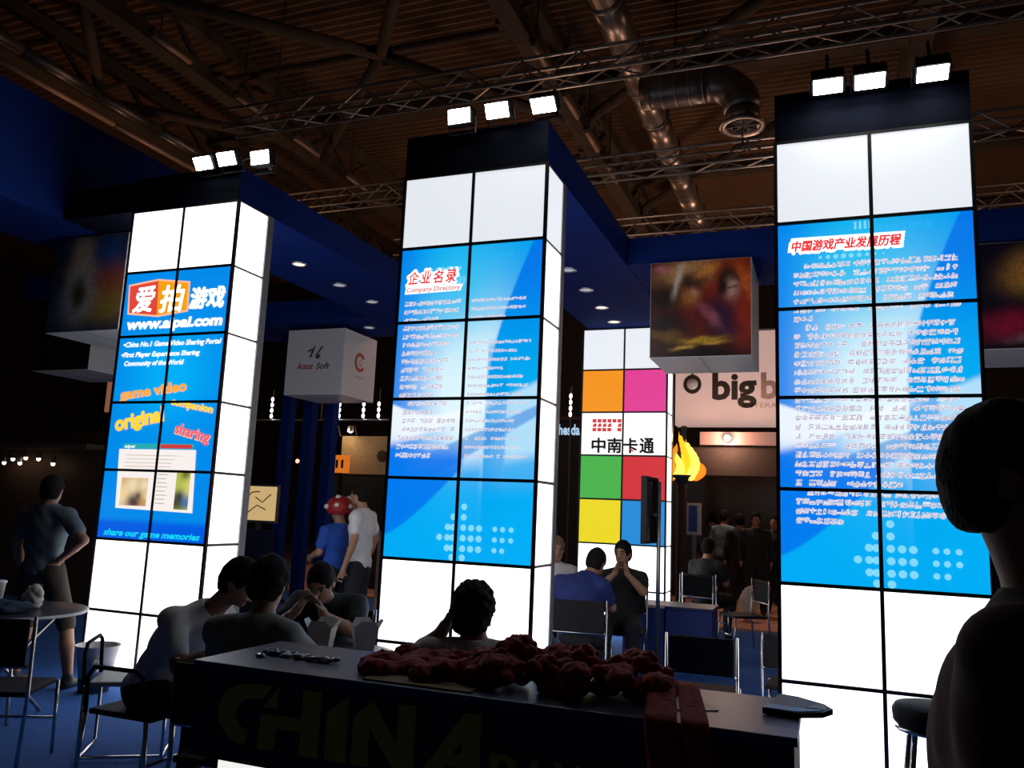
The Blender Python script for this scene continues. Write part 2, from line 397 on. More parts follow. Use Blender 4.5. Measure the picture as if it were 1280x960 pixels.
for i, (x, y, z) in enumerate(((-2.603, 5.385, 4.60), (-2.287, 5.385, 4.613), (-1.917, 5.385, 4.612))):
    flood((x, y, z), (math.radians(8), math.radians(30), math.radians(48))[i], ('brightest floodlight, leftmost of three on the middle tower', 'centre floodlight of three on the middle tower', 'right floodlight at the corner of the middle tower')[i])
for i, (x, y, z) in enumerate(((-5.085, 5.385, 4.525), (-4.83, 5.385, 4.533), (-4.47, 5.385, 4.49))):
    flood((x, y, z), (math.radians(35), math.radians(30), math.radians(12))[i], ('leftmost of three floodlights on the left tower', 'middle floodlight of three on the left tower', 'right floodlight past the corner of the left tower')[i])
for i, (x, y, z) in enumerate(((.065, 5.48, 4.51), (.324, 5.48, 4.505), (.694, 5.48, 4.50))):
    flood((x, y, z), math.radians(64), ('leftmost of three floodlights on the right tower', 'middle floodlight of three on the right tower', 'right floodlight of three on the right tower')[i])

# ------------------------------------------------------------------ lit panel towers
GAP = .024
def panel_mesh(w, h, m):
    return MB().bbox((-w/2, 0, -h/2), (w/2, .03, h/2), .004).mesh('panel')
PM = {}
def get_panel(w, m):
    if (w, m) not in PM: me = panel_mesh(w-GAP, S-GAP, m); me.materials.append(MATS[m]); PM[(w, m)] = me
    return PM[(w, m)]
def add_panel(root, w, m, loc, rz):
    o = bpy.data.objects.new('panel', get_panel(w, m)); C.objects.link(o); o.parent = root; o.location = loc; o.rotation_euler = (0, 0, rz); return o
def tower(x0, yf, label, rowmat, prints=None, name='light_tower', back=True):
    """front at y=yf; root at the front left foot; rows counted from the top (0..6); rowmat(r) white material; prints(r,c) -> function or None"""
    t = thing(name, label, 'tower', (x0, yf, 0)); W = 2*S
    MB().box((.02, .03, 0), (W-.02, TD-.03, 7*S)).build('core', 'frame_black', t)
    for r in range(7):
        zc = (6.5-r)*S
        for c in range(2):
            fn = prints(r, c) if prints else None
            if fn is None: add_panel(t, S, rowmat(r), ((c+.5)*S, 0, zc), 0)
            else:
                w2 = (S-GAP)/2
                p = MB().box((-w2, .004, -w2), (w2, .03, w2)).build('panel', 'frame_black', t, loc=((c+.5)*S, 0, zc))
                print_sheet('printed_face', (lambda f, c0, z0: lambda a, b: f(c0+a, z0+b))(fn, c*S+GAP/2, zc-w2),
                            lambda a, b, w2=w2: (-w2+a, .003, -w2+b), 2*w2, 2*w2, 44, 44, print_mat('backlit_print', PRINT), p)
            if back: add_panel(t, S, 'panel_mid', ((c+.5)*S, TD, zc), math.pi)
        for s in (0, 1):
            add_panel(t, TD-.09, rowmat(r), (W if s else 0, (TD-.09)/2+.006, zc), math.pi/2 if s else -math.pi/2)
    # mullions standing slightly proud of the panels
    for r in range(8):
        dz_ = -GAP/2 if r == 7 else (GAP/2 if r == 0 else 0)
        MB().box((-.004, -.007, r*S-GAP/2+.001+dz_), (W+.004, .02, r*S+GAP/2-.001+dz_)).build('mullion', 'frame_black', t)
        MB().box((W-.02, .0, r*S-.006+dz_/2), (W+.004, TD-.085, r*S+.006+dz_/2)).build('side_mullion', 'steel_dark', t)
    for x in (0, S, W):
        MB().box((x-GAP/2, -.0065, 0), (x+GAP/2, .02, 7*S)).build('mullion', 'frame_black', t)
    for x in (-.004, W-.016): MB().box((x, TD-.085, 0), (x+.02, TD, 7*S)).build('edge_profile', 'grey_post', t)
    return t

# print shared by the middle and right tower: blue swooshes, in panel-row space a 0..1 across, b 0 top..1 bottom
def swoosh(u, z):
    a = u/1.2; b = (3.6-z)/2.4
    blue = np.array(srgb(0, 128, 236)); c = np.tile(blue, (len(a), 1))
    c = mix(c, srgb(0, 170, 240), sst(a, .0, .35)*.7)
    g = np.exp(-(((a-.55)/.34)**2+((b-.46)/.27)**2)**1.3); c = mix(c, srgb(226, 248, 255), np.clip(g*1.25, 0, 1))
    g2 = np.exp(-(((a-.45)/.30)**2+((b-.14)/.20)**2)); c = mix(c, srgb(10, 195, 240), g2*.75)
    # right-hand blue shape: boundary runs from top right down to a vertical strip
    edge = .655+.28*np.clip((.47-b)/.47, 0, 1)**1.5
    band = sst(a, edge-.008, edge+.008)
    strip = mix(np.tile(np.array(srgb(0, 120, 232)), (len(a), 1)), srgb(0, 172, 240), sst(b, .05, .5))
    c = c*(1-band[:, None])+strip*band[:, None]
    # pale veil on the right rising to the right edge
    top = .60-.16*a**1.4; v1 = sst(b, top-.004, top+.02)*sst(a, .55, .85)*(1-sst(b, .70, .82)); c = mix(c, srgb(205, 240, 255), v1*.72)
    st2 = sst(a, .655, .66)*(1-sst(a, .79, .80))*sst(b, .30, .36); c = mix(c, srgb(0, 150, 232), st2*.62)
    # white ribbon on the left
    lo = .645-.19*a**1.15; hi = .515+.035*np.sin(a*5.2)
    rib = sst(b, hi-.004, hi+.006)*(1-sst(b, lo-.01, lo+.02))*(1-sst(a, .55, .8)); c = mix(c, srgb(245, 252, 255), rib*.92)
    # diagonal blue ribbon
    d0 = .80-.28*a; rib2 = sst(b, d0-.07*(1-a)-.004, d0-.07*(1-a)+.006)*(1-sst(b, d0+.028, d0+.040))*sst(a, .10, .45); c = mix(c, srgb(70, 150, 225), rib2*.75)
    # lower sweep
    arc = .93-.21*np.clip(a/.5, 0, 1.3)**1.3
    low = sst(b, .70-.05*a, .80-.10*a); c = mix(c, srgb(0, 168, 242), low*.85*(1-.45*sst(a, .62, .66)*(1-sst(a, .79, .8))))
    dk = (1-sst(b, arc-.006, arc+.006))*sst(b, .60+.07*a, .70)*(1-sst(a, .50, .53)); c = mix(c, srgb(0, 118, 238), dk*.9)
    bot = sst(b, .76, .8)*(1-dk); c = mix(c, srgb(0, 178, 248), bot*.5)
    return c
def aipage(u, z):
    c = np.tile(np.array(srgb(0, 138, 234)), (len(u), 1))
    g = np.exp(-(((u-.65)/.45)**2+((z-2.62)/.42)**2)); c = mix(c, srgb(0, 180, 248), g*.9)
    c = mix(c, srgb(0, 150, 236), sst(z, 1.9, 1.7)*0+.0)
    c = mix(c, srgb(0, 92, 226), (1-sst(z, 1.33, 1.40)))
    return c
T_L = tower(TW[0][0], TW[0][1], 'left light tower advertising a game video site in blue panels', lambda r: 'panel_white', lambda r, c: aipage if 1 <= r <= 4 else None)
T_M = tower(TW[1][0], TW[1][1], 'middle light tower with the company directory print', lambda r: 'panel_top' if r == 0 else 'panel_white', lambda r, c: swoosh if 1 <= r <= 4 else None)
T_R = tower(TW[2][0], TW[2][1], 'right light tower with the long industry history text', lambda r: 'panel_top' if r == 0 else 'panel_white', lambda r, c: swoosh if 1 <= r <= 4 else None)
# rear tower: flat coloured panels (pictures of cartoon figures left out)
RC = {(1, 0): srgb(250, 150, 10), (1, 1): srgb(232, 60, 150), (3, 0): srgb(70, 180, 70), (3, 1): srgb(214, 40, 48), (4, 0): srgb(240, 220, 10), (4, 1): srgb(20, 140, 220)}
def rp(r, c):
    if (r, c) in RC: return lambda a, b: np.tile(np.array(RC[(r, c)])*.95, (len(a), 1))
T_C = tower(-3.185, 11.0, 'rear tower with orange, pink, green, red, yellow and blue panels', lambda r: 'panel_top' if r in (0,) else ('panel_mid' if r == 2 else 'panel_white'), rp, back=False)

# ---- lettering on the towers (flat print; placed 1 mm in front of the lit faces, behind the mullions)
def on(depth, u0, z0): return lambda a, b: (u0+a, -depth, z0+b)
G_WHITE = glow('print_white', (1, 1, 1), 1.15, False); G_SHADOW = glow('print_shadow', srgb(150, 152, 172), .8, False)
G_GREYT = glow('print_grey', srgb(226, 222, 232), .9, False); G_RED = glow('print_red', srgb(205, 60, 62), 1, False)
G_ORANGE = glow('print_orange', srgb(250, 168, 60), 1, False); G_YEL = glow('print_yellow', srgb(255, 224, 40), 1, False)
G_PINK = glow('print_pink', srgb(240, 96, 116), 1, False); G_CYAN = glow('print_cyan', srgb(20, 214, 240), 1, False)
G_LOGO_R = glow('print_logo_red', srgb(226, 72, 60), 1, False); G_LOGO_O = glow('print_logo_orange', srgb(246, 160, 20), 1, False)
G_PALE = glow('print_pale', srgb(130, 216, 248), 1, False); G_BLK = glow('print_black', srgb(38, 38, 42), .6, False)
G_PEACH = glow('print_peach', srgb(255, 190, 150), 1, False); G_TEAL = glow('print_teal', srgb(40, 170, 178), 1, False)
def poly(name, pts, m, parent, depth): return MB().add([(u, -depth, z) for u, z in pts], [tuple(range(len(pts)))]).build(name, m, parent)
poly('logo_border', [(.045, 3.49), (.385, 3.525), (.755, 3.48), (.765, 3.205), (.425, 3.17), (.065, 3.21)], G_PEACH, T_L, .0010)
poly('logo_red_side', [(.062, 3.474), (.392, 3.507), (.412, 3.188), (.084, 3.226)], G_LOGO_R, T_L, .0016)
poly('logo_orange_side', [(.392, 3.507), (.738, 3.464), (.746, 3.219), (.412, 3.188)], G_LOGO_O, T_L, .0016)
lettering('logo_lettering', '爱', G_WHITE, T_L, on(.0024, .125, 3.245), .24, .235, fat=.007, shear=.18)
lettering('logo_lettering', '拍', G_WHITE, T_L, on(.0024, .440, 3.235), .26, .24, fat=.007, shear=.12)
lettering('site_name_lettering', '游戏', G_WHITE, T_L, on(.0024, .775, 3.245), .375, .185, fat=.008, shear=.12)
lettering('web_address_lettering', 'www.aipai.com', G_WHITE, T_L, on(.0024, .075, 3.07), 1.08, .125, bold=.05, shear=.12)
lettering('slogan_lettering', '•China No.1 Game Video Sharing Portal', G_WHITE, T_L, on(.0024, .065, 2.905), 1.10, .062, bold=.032, shear=.22)
lettering('slogan_lettering', '•First Player Experience Sharing', G_WHITE, T_L, on(.0024, .055, 2.812), .89, .060, bold=.032, shear=.22)
lettering('slogan_lettering', 'Community of the World', G_WHITE, T_L, on(.0024, .098, 2.732), .68, .060, bold=.032, shear=.22)
def word(txt, u, z, w_, h_, m, rot):
    lettering('word_outline', txt, G_PEACH, T_L, on(.0014, u-.006, z-.006), w_+.012, h_+.012, bold=.055, rot=rot)
    lettering('word_lettering', txt, m, T_L, on(.0024, u, z), w_, h_, bold=.03, rot=rot)
word('game video', .10, 2.432, .74, .115, G_ORANGE, .10); word('companion', .685, 2.385, .46, .075, G_YEL, -.17)
word('original', .085, 2.150, .545, .175, G_YEL, .17); word('sharing', .755, 2.135, .385, .125, G_PINK, -.22)
lettering('closing_lettering', 'share our game memories', G_CYAN, T_L, on(.0024, .085, 1.235), 1.055, .075, bold=.03, shear=.3)
# web page picture
poly('page_sheet', [(.155, 1.985), (1.01, 1.985), (1.035, 1.455), (.185, 1.47)], glow('print_page', srgb(248, 240, 236), 1.0, False), T_L, .0010)
poly('page_header', [(.20, 2.035), (.98, 2.035), (.985, 1.99), (.19, 1.99)], G_TEAL, T_L, .0012)
poly('page_banner', [(.62, 2.03), (.96, 2.03), (.965, 1.995), (.615, 1.995)], G_RED, T_L, .0018)
lettering('page_lettering', 'aipai', G_WHITE, T_L, on(.002, .215, 1.998), .12, .032, bold=.02, shear=.2)
def photo_fn(seed, pal):
    def f(a, b):
        r = np.random.default_rng(seed); c = np.tile(np.array(pal[0]), (len(a), 1))
        for k in range(9):
            x, y, s = r.uniform(0, .3), r.uniform(0, .3), r.uniform(.03, .09); c = mix(c, pal[1+k % (len(pal)-1)], np.exp(-(((a-x)/s)**2+((b-y)/s)**2))*.9)
        return c
    return f
pm_ = print_mat('backlit_print', PRINT)
print_sheet('page_picture', photo_fn(3, [srgb(214, 170, 120), srgb(240, 226, 190), srgb(120, 70, 40), srgb(30, 34, 50), srgb(244, 210, 140)]), lambda a, b: (.225+a, -.0018, 1.495+b), .30, .24, 24, 20, pm_, T_L)
print_sheet('page_picture', photo_fn(8, [srgb(180, 190, 80), srgb(70, 60, 30), srgb(40, 110, 180), srgb(230, 220, 120), srgb(30, 40, 70)]), lambda a, b: (.83+a, -.0018, 1.48+b), .15, .33, 14, 24, pm_, T_L)
mb = MB()
for k in range(9): mb.add([(.62, -.0018, 1.52+k*.035), (.62+.10+.07*random.random(), -.0018, 1.52+k*.035), (.62+.10, -.0018, 1.53+k*.035), (.62, -.0018, 1.53+k*.035)], [(0, 1, 2, 3)])
for k in range(5): mb.add([(.24, -.0018, 1.80+k*.032), (.75+.2*random.random(), -.0018, 1.80+k*.032), (.75, -.0018, 1.807+k*.032), (.24, -.0018, 1.807+k*.032)], [(0, 1, 2, 3)])
mb.build('page_text_lines', glow('print_pagegrey', srgb(205, 190, 180), 1, False), T_L)

# titles
def title(T, txt, u, z, w_, h_, fat):
    lettering('title_outline', txt, G_WHITE, T, on(.0012, u-.014, z-.012), w_+.028, h_+.024, fat=fat, shear=.2)
    lettering('title_lettering', txt, G_RED, T, on(.0024, u, z), w_, h_, fat=.0035, shear=.2)
poly('title_plate', [(.072, 3.392), (.775, 3.386), (.80, 3.486), (.098, 3.492)], G_WHITE, T_R, .0008)
title(T_R, '中国游戏产业发展历程', .100, 3.402, .672, .074, .010)
for k, ch in enumerate('企业名录'): title(T_M, ch, .082+k*.108, 3.315, .088, .098, .015)
poly('title_plate', [(.055, 3.228), (.535, 3.236), (.556, 3.288), (.065, 3.296)], G_WHITE, T_M, .0008)
lettering('subtitle_lettering', 'Company Directory', G_RED, T_M, on(.0024, .072, 3.245), .465, .052, bold=.012, shear=.25)
# small print too fine to read: rows of slanted character-like strokes
def glyph_row(mb, hz, u, z, u1, h, wd, gaps=.05, sl=.18):
    x = u
    while x < u1-wd*.6:
        if random.random() > gaps:
            cw = wd*.86
            for j in range(random.randint(4, 5)):
                if random.random() < .6:
                    zz = z+h*random.random()*.9; xa = x+cw*random.uniform(0, .2); xb = x+cw*random.uniform(.75, 1); tk = h*.08; q = (xa, xb, zz, zz+tk)
                else:
                    xx = x+cw*random.uniform(.05, .9); tk = h*.08; q = (xx, xx+tk, z+h*random.uniform(0, .3), z+h*random.uniform(.7, 1))
                for (m_, e, dy) in ((mb, 0, .0024), (hz, h*.11, .0012)):
                    p = [(q[0]-e, q[2]-e), (q[1]+e, q[2]-e), (q[1]+e, q[3]+e), (q[0]-e, q[3]+e)]
                    m_.add([(a_+(b_-z)*sl, -dy, b_) for a_, b_ in p], [(0, 1, 2, 3)])
        x += wd
def glyph_pad(T, rows, name):
    mb = MB(); hz = MB()
    for (u, z, u1, h, wd) in rows: glyph_row(mb, hz, u, z, u1, h, wd)
    tag(mb.build(name, G_SHADOW, T), kind='stuff')
    tag(hz.build('small_print_halo', G_GREYT, T), kind='stuff')
rows = []
z = 3.270
for p, (nl, last) in enumerate(((7, .24), (18, .80), (4, .40))):
    for i in range(nl):
        u0 = .176 if i == 0 else .106; u1 = last if i == nl-1 else 1.085
        # commas split rows
        cut = u0+(u1-u0)*random.uniform(.25, .75)
        if u1-u0 > .5: rows += [(u0, z, cut-.012, .036, .041), (cut+.022, z, u1, .036, .041)]
        else: rows.append((u0, z, u1, .036, .041))
        z -= .0602
glyph_pad(T_R, rows, 'body_small_print')
rows = []
for i in range(19):
    z = 3.132-i*.0655; rows.append((.062+(.04 if 12 <= i <= 15 else 0), z, .062+random.choice((.30, .36, .42, .47, .5)), .034, .037))
    if i not in (3, 4): rows.append((.632, z+.006, .632+random.choice((.28, .38, .45, .49)), .022, .026))
glyph_pad(T_M, rows, 'directory_small_print')
# pale dot clusters and ghost letters
def dots(T, pts):
    for (u, z, r) in pts:
        MB().add([(u+r*math.cos(2*math.pi*k/14), -.0014, z+r*math.sin(2*math.pi*k/14)) for k in range(14)], [tuple(range(14))]).build('printed_dot', G_PALE, T)
for T in (T_M, T_R):
    D = []
    for r_, (z, us) in enumerate(((1.60, (.657,)), (1.525, (.575, .657)), (1.45, (.533, .575, .657, .72, .782, .905, .965, 1.03)), (1.375, (.468, .533, .575, .657, .72, .782, .905, .965, 1.03)), (1.30, (.533, .575, .657, .72, .782, .905, .965)), (1.235, (.575, .657)))):
        D += [(u, z, .024 if u < .85 else .019) for u in us]
    dots(T, D)
    dots(T, [(.28+k*.048, 3.345 if T is T_R else 3.415, .011+.006*math.sin(k*.5)) for k in range(9 if T is T_R else 6)]+[(.50+k*.03, 3.30+.02*j if T is T_M else 3.53+.018*j, .009) for k in range(4) for j in range(3)])
    lettering('ghost_lettering', '中国游戏产业发展历程'[3:], glow('print_ghost', srgb(40, 176, 240), 1, False), T, on(.0012, .62, 3.478 if T is T_M else 3.505), .34, .046, shear=.2)
# rear tower name panel
tiles = ['###.###.###', '.##.##..#.#', '###.###.#.#']
mb = MB()
LG = ['#####', '#.#.#']
pat = ['XXXXXX', 'XXXX.X', 'XXXX.X']
for r_, row in enumerate(pat):
    for c_, ch in enumerate(row):
        if ch == 'X':
            u, z = .165+c_*.071, 2.855-r_*.062
            MB().add([(u, -.002, z), (u+.058, -.002, z), (u+.058, -.002, z+.050), (u+.020 if r_ == 1 else u, -.002, z+.050)], [(0, 1, 2, 3)]).build('logo_tile', G_RED, T_C)
lettering('small_name_lettering', 'animation', glow('print_faint', srgb(226, 214, 200), 1, False), T_C, on(.002, .62, 2.725), .36, .045)
for k, ch in enumerate('中南卡通'): lettering('name_lettering', ch, G_BLK, T_C, on(.002, .165+k*.225, 2.455), .19, .20, fat=.007)
poly('name_red_mark', [(.70, 2.50), (.745, 2.48), (.77, 2.455), (.72, 2.46)], G_RED, T_C, .003)

# ------------------------------------------------------------------ people: continuous bodies from smooth-blended shapes
class Field:
    """signed distance on a grid; shapes are blended with a smooth minimum; the zero surface becomes the mesh"""
    def __init__(s, lo, hi, h):
        s.lo = np.array(lo, float); s.h = h; s.n = np.ceil((np.array(hi)-s.lo)/h).astype(int)+1
        s.f = np.full(s.n, .12)
    def _blk(s, lo, hi):
        i0 = np.clip(np.floor((np.array(lo)-s.lo)/s.h).astype(int), 0, s.n); i1 = np.clip(np.ceil((np.array(hi)-s.lo)/s.h).astype(int)+1, 0, s.n)
        if (i1 <= i0).any(): return None
        ax = [s.lo[k]+s.h*np.arange(i0[k], i1[k]) for k in range(3)]
        return tuple(slice(a, b) for a, b in zip(i0, i1)), np.stack(np.meshgrid(*ax, indexing='ij'), -1)
    def _mrg(s, sl, d, k):
        a = s.f[sl]
        if k <= 0: s.f[sl] = np.minimum(a, d); return
        h = np.clip(.5+.5*(a-d)/k, 0, 1); s.f[sl] = a*(1-h)+d*h-k*h*(1-h)
    def cap(s, a, b, ra, rb=None, k=.02):
        rb = ra if rb is None else rb; a = np.array(a, float); b = np.array(b, float); m = max(ra, rb)+k+.02
        r = s._blk(np.minimum(a, b)-m, np.maximum(a, b)+m)
        if r is None: return
        sl, P = r; ab = b-a; t = np.clip(((P-a)@ab)/max(ab@ab, 1e-9), 0, 1)
        s._mrg(sl, np.linalg.norm(P-a-t[..., None]*ab, axis=-1)-(ra+(rb-ra)*t), k)
    def ell(s, c, r, k=.02, R=None):
        c = np.array(c, float); r = np.array(r, float); m = r.max()+k+.02; q = s._blk(c-m, c+m)
        if q is None: return
        sl, P = q; d = P-c
        if R is not None: d = d@R
        k0 = np.linalg.norm(d/r, axis=-1); k1 = np.linalg.norm(d/(r*r), axis=-1)+1e-9
        s._mrg(sl, k0*(k0-1)/k1, k)
    def grid(s): return np.stack(np.meshgrid(*[s.lo[k]+s.h*np.arange(s.n[k]) for k in range(3)], indexing='ij'), -1)
    def cut(s, p, nrm):
        """remove what lies on the side the normal points to"""
        P = s.grid(); nrm = np.array(nrm, float); nrm /= np.linalg.norm(nrm); s.f = np.maximum(s.f, (P-np.array(p))@nrm)
    def sub_ell(s, c, r, R=None):
        P = s.grid()-np.array(c); P = P@R if R is not None else P; r = np.array(r, float)
        k0 = np.linalg.norm(P/r, axis=-1); k1 = np.linalg.norm(P/(r*r), axis=-1)+1e-9; s.f = np.maximum(s.f, -k0*(k0-1)/k1)
    def noise(s, amp, fr, ph=0):
        P = s.grid(); s.f = s.f+amp*(np.sin(P[..., 0]*fr+ph)*np.sin(P[..., 1]*fr*1.1+1+ph)*np.sin(P[..., 2]*fr*.9+2)+.5*np.sin((P[..., 0]+P[..., 2])*fr*2.1+ph))
    def mesh(s, name):
        f = s.f; ins = f < 0; n = s.n
        if not ins.any(): return None
        cnt = np.zeros(n-1); pos = np.zeros(tuple(n-1)+(3,))
        cs = [(i, j, k) for i in (0, 1) for j in (0, 1) for k in (0, 1)]
        cut_ = lambda c: tuple(slice(c[q], n[q]-1+c[q]) for q in range(3))
        for a in cs:
            for ax in range(3):
                if a[ax]: continue
                b = list(a); b[ax] = 1; fa, fb = f[cut_(a)], f[cut_(b)]; m = (fa < 0) != (fb < 0)
                t = np.where(m, fa/np.where(m, fa-fb, 1), 0)
                for q in range(3): pos[..., q] += np.where(m, a[q]+(t if q == ax else 0), 0)
                cnt += m
        act = cnt > 0; idx = np.full(n-1, -1); idx[act] = np.arange(act.sum())
        I = np.argwhere(act); V = s.lo+s.h*(I+pos[act]/cnt[act][:, None]); Q = []
        for ax in range(3):
            u, v = (ax+1) % 3, (ax+2) % 3
            sl0 = [slice(None)]*3; sl1 = [slice(None)]*3; sl0[ax] = slice(0, n[ax]-1); sl1[ax] = slice(1, n[ax])
            ch = ins[tuple(sl0)] != ins[tuple(sl1)]; E_ = np.argwhere(ch)
            E_ = E_[(E_[:, u] > 0) & (E_[:, v] > 0) & (E_[:, u] < n[u]-1) & (E_[:, v] < n[v]-1)]
            du = np.zeros(3, int); dv = np.zeros(3, int); du[u] = 1; dv[v] = 1
            q = np.stack([idx[tuple((E_-du-dv).T)], idx[tuple((E_-dv).T)], idx[tuple(E_.T)], idx[tuple((E_-du).T)]], 1)
            fl = ~ins[tuple(E_.T)]; q[fl] = q[fl][:, ::-1]; Q.append(q)
        Q = np.concatenate(Q); Q = Q[(Q >= 0).all(1)]
        me = bpy.data.meshes.new(name); me.from_pydata(V.tolist(), [], Q.tolist()); me.update(); return me

def rotz(a): c, s_ = math.cos(a), math.sin(a); return np.array([[c, -s_, 0], [s_, c, 0], [0, 0, 1]])
STAND = dict(pelvis=(0, 0, .96), chest=(0, .01, 1.28), neck=(0, -.01, 1.46), head=(0, .035, 1.625), look=(0, 1, 0),
             shl=(-.185, -.01, 1.42), shr=(.185, -.01, 1.42), ell=(-.25, -.04, 1.14), elr=(.25, -.04, 1.14), wrl=(-.25, .06, .89), wrr=(.25, .06, .89),
             hil=(-.095, 0, .93), hir=(.095, 0, .93), knl=(-.11, .03, .50), knr=(.11, .03, .50), anl=(-.12, -.02, .085), anr=(.12, -.02, .085))
SIT = dict(pelvis=(0, 0, .56), chest=(0, .03, .86), neck=(0, .03, 1.05), head=(0, .08, 1.21), look=(0, 1, 0),
           shl=(-.185, .03, 1.0), shr=(.185, .03, 1.0), ell=(-.24, .10, .74), elr=(.24, .10, .74), wrl=(-.16, .34, .78), wrr=(.16, .34, .78),
           hil=(-.095, .03, .54), hir=(.095, .03, .54), knl=(-.14, .45, .52), knr=(.14, .45, .52), anl=(-.14, .40, .085), anr=(.14, .40, .085))
def unit(v): v = np.array(v, float); return v/np.linalg.norm(v)
def hand(F, wr, el, curl, side, palm=None, toward=None):
    """palm, four fingers of unequal length with two bends, and a thumb from the side of the palm"""
    wr = np.array(wr, float); d = unit(wr-np.array(el)) if toward is None else unit(toward)
    n = np.array(palm if palm is not None else (-side, .2, -.2), float); n = unit(n-d*(n@d)); x = np.cross(d, n)*side
    F.cap(wr-d*.01, wr+d*.03, .026, .028, .015)
    for j in range(4): F.cap(wr+d*.02+x*(-.012+.008*j), wr+d*.085+x*(-.030+.020*j), .016, .0125, .008)
    for j, L in enumerate((.072, .082, .076, .060)):
        p = wr+d*.085+x*(-.030+.020*j); a = curl*.5; q = p+(d*math.cos(a)+n*math.sin(a))*L*.5
        a2 = curl*1.15; r_ = q+(d*math.cos(a2)+n*math.sin(a2))*L*.5; F.cap(p, q, .0098, .0092, .002); F.cap(q, r_, .0092, .0078, .002)
    p = wr+d*.022-x*.026; q = p+(d*.55-x*.65+n*.3)*.042; F.cap(p, q, .0135, .011, .010); F.cap(q, q+(d*.85-x*.15+n*.35)*.036, .0105, .0085, .003)
def person(label, loc, yaw_, base, over=None, h=.016, skin='skin', top='tee_grey', legs='trousers', hair='hair_black', sleeve='short', group=None,
           curlL=.6, curlR=.6, handL=None, handR=None, shorts=False, hairkind='short', scale=1.0, name='person', fat=1.0, cutz=None, palmL=None, palmR=None, hat=None, face=True):
    J = {k: np.array(v, float)*scale for k, v in base.items()}
    if over: J.update({k: np.array(v, float)*(scale if k != 'look' else 1) for k, v in over.items()})
    look = unit(J['look']); t = thing(name, label, 'person', loc, yaw_, group)
    allp = np.array([v for k, v in J.items() if k != 'look']); lo = allp.min(0)-.2; hi = allp.max(0)+.22; lo[2] = max(lo[2], -.002)
    hi[2] = J['head'][2]+.2
    up_ = unit(np.array((0, 0, 1.0))-look*look[2]); rgt = np.cross(look, up_); HR = np.stack([rgt, look, up_], 1); H = J['head']
    hd = lambda a, b, c: H+rgt*a+look*b+up_*c
    F = Field(lo, hi, h); fx = np.array((1.0, 0, 0))
    def torso(F, g, k=.05):
        P, Ch, N = J['pelvis'], J['chest'], J['neck']; sx = unit(J['shr']-J['shl']+np.array((1e-6, 0, 0))); sp = unit(N-P); fr = unit(np.cross(sp, sx)); R = np.stack([sx, fr, np.cross(sx, fr)], 1)
        F.ell(P, ((.165+g)*fat, (.115+g)*fat, .13+g), k, R); F.ell((P+Ch)/2, ((.150+g)*fat, (.105+g)*fat, .17+g), k, R)
        F.ell(Ch, ((.175+g)*fat, (.118+g)*fat, .17+g), k, R)
        for q in ('shl', 'shr'): F.cap(N-unit(N-Ch)*.03, J[q]-unit(N-Ch)*.035, .052+g, .056+g, k*.8)
        F.cap(N-unit(N-Ch)*.06, Ch, .07+g, .10+g, k)
    torso(F, 0)
    F.cap(J['neck'], H-up_*.05-look*.012, .058, .052, .03)
    F.ell(hd(0, -.006, .022), (.076, .096, .098), .02, HR); F.ell(hd(0, .022, -.050), (.058, .066, .066), .03, HR)
    F.ell(hd(0, .062, -.098), (.024, .020, .018), .02, HR)                       # chin
    F.cap(hd(0, .090, .012), hd(0, .108, -.028), .010, .0145, .010)               # nose
    F.cap(hd(-.040, .084, .026), hd(.040, .084, .026), .010, .010, .015)          # brow ridge
    F.cap(hd(-.022, .086, -.062), hd(.022, .086, -.062), .009, .009, .008)        # lips
    for s_ in (-1, 1): F.ell(hd(s_*.078, -.008, -.008), (.010, .020, .031), .008, HR)
    for sd, s_ in (('l', -1), ('r', 1)):
        sh, el, wr = J['sh'+sd]-unit(J['neck']-J['chest'])*.03, J['el'+sd], J['wr'+sd]
        F.cap(sh, el, .052*fat, .040, .03); F.cap(el, el+(wr-el)*.35, .042, .040, .012); F.cap(el+(wr-el)*.35, wr, .040, .026, .012)
        hand(F, wr, el, curlL if sd == 'l' else curlR, s_, palmL if sd == 'l' else palmR, handL if sd == 'l' else handR)
        hi_, kn, an = J['hi'+sd], J['kn'+sd], J['an'+sd]
        F.cap(hi_, kn, .085*fat, .056, .03); F.cap(kn, kn+(an-kn)*.4, .056, .056, .02); F.cap(kn+(an-kn)*.4, an, .056, .036, .02)
    if cutz: F.cut((0, 0, cutz), (0, 0, -1))
    link('body', F.mesh('body'), skin, t, True)
    # shirt
    F = Field(lo, hi, h); torso(F, .014)
    for sd in 'lr':
        sh, el, wr = J['sh'+sd]-unit(J['neck']-J['chest'])*.03, J['el'+sd], J['wr'+sd]
        if sleeve == 'short': F.cap(sh, sh+(el-sh)*.62, .068*fat, .066, .03)
        elif sleeve == 'long': F.cap(sh, el, .066*fat, .055, .03); F.cap(el, wr, .055, .040, .015)
    F.noise(.0055, 24, len(label) % 7); pn = unit(J['neck']-J['pelvis'])
    F.cut(J['pelvis']-pn*.06, -pn); F.sub_ell(J['neck']+pn*.07, (.075, .075, .075))
    link('shirt', F.mesh('shirt'), top, t, True)
    # trousers or shorts
    F = Field(lo, hi, h); F.ell(J['pelvis']-pn*.02, ((.168)*fat, .124*fat, .12), .04)
    for sd in 'lr':
        hi_, kn, an = J['hi'+sd], J['kn'+sd], J['an'+sd]
        F.cap(hi_, kn, .098*fat, .074, .03)
        if not shorts: F.cap(kn, kn+(an-kn)*.92, .072, .056, .02)
    F.noise(.003, 22, 2)
    if cutz: F.cut((0, 0, cutz), (0, 0, -1))
    link('shorts' if shorts else 'trousers', F.mesh('legs'), legs, t, True)
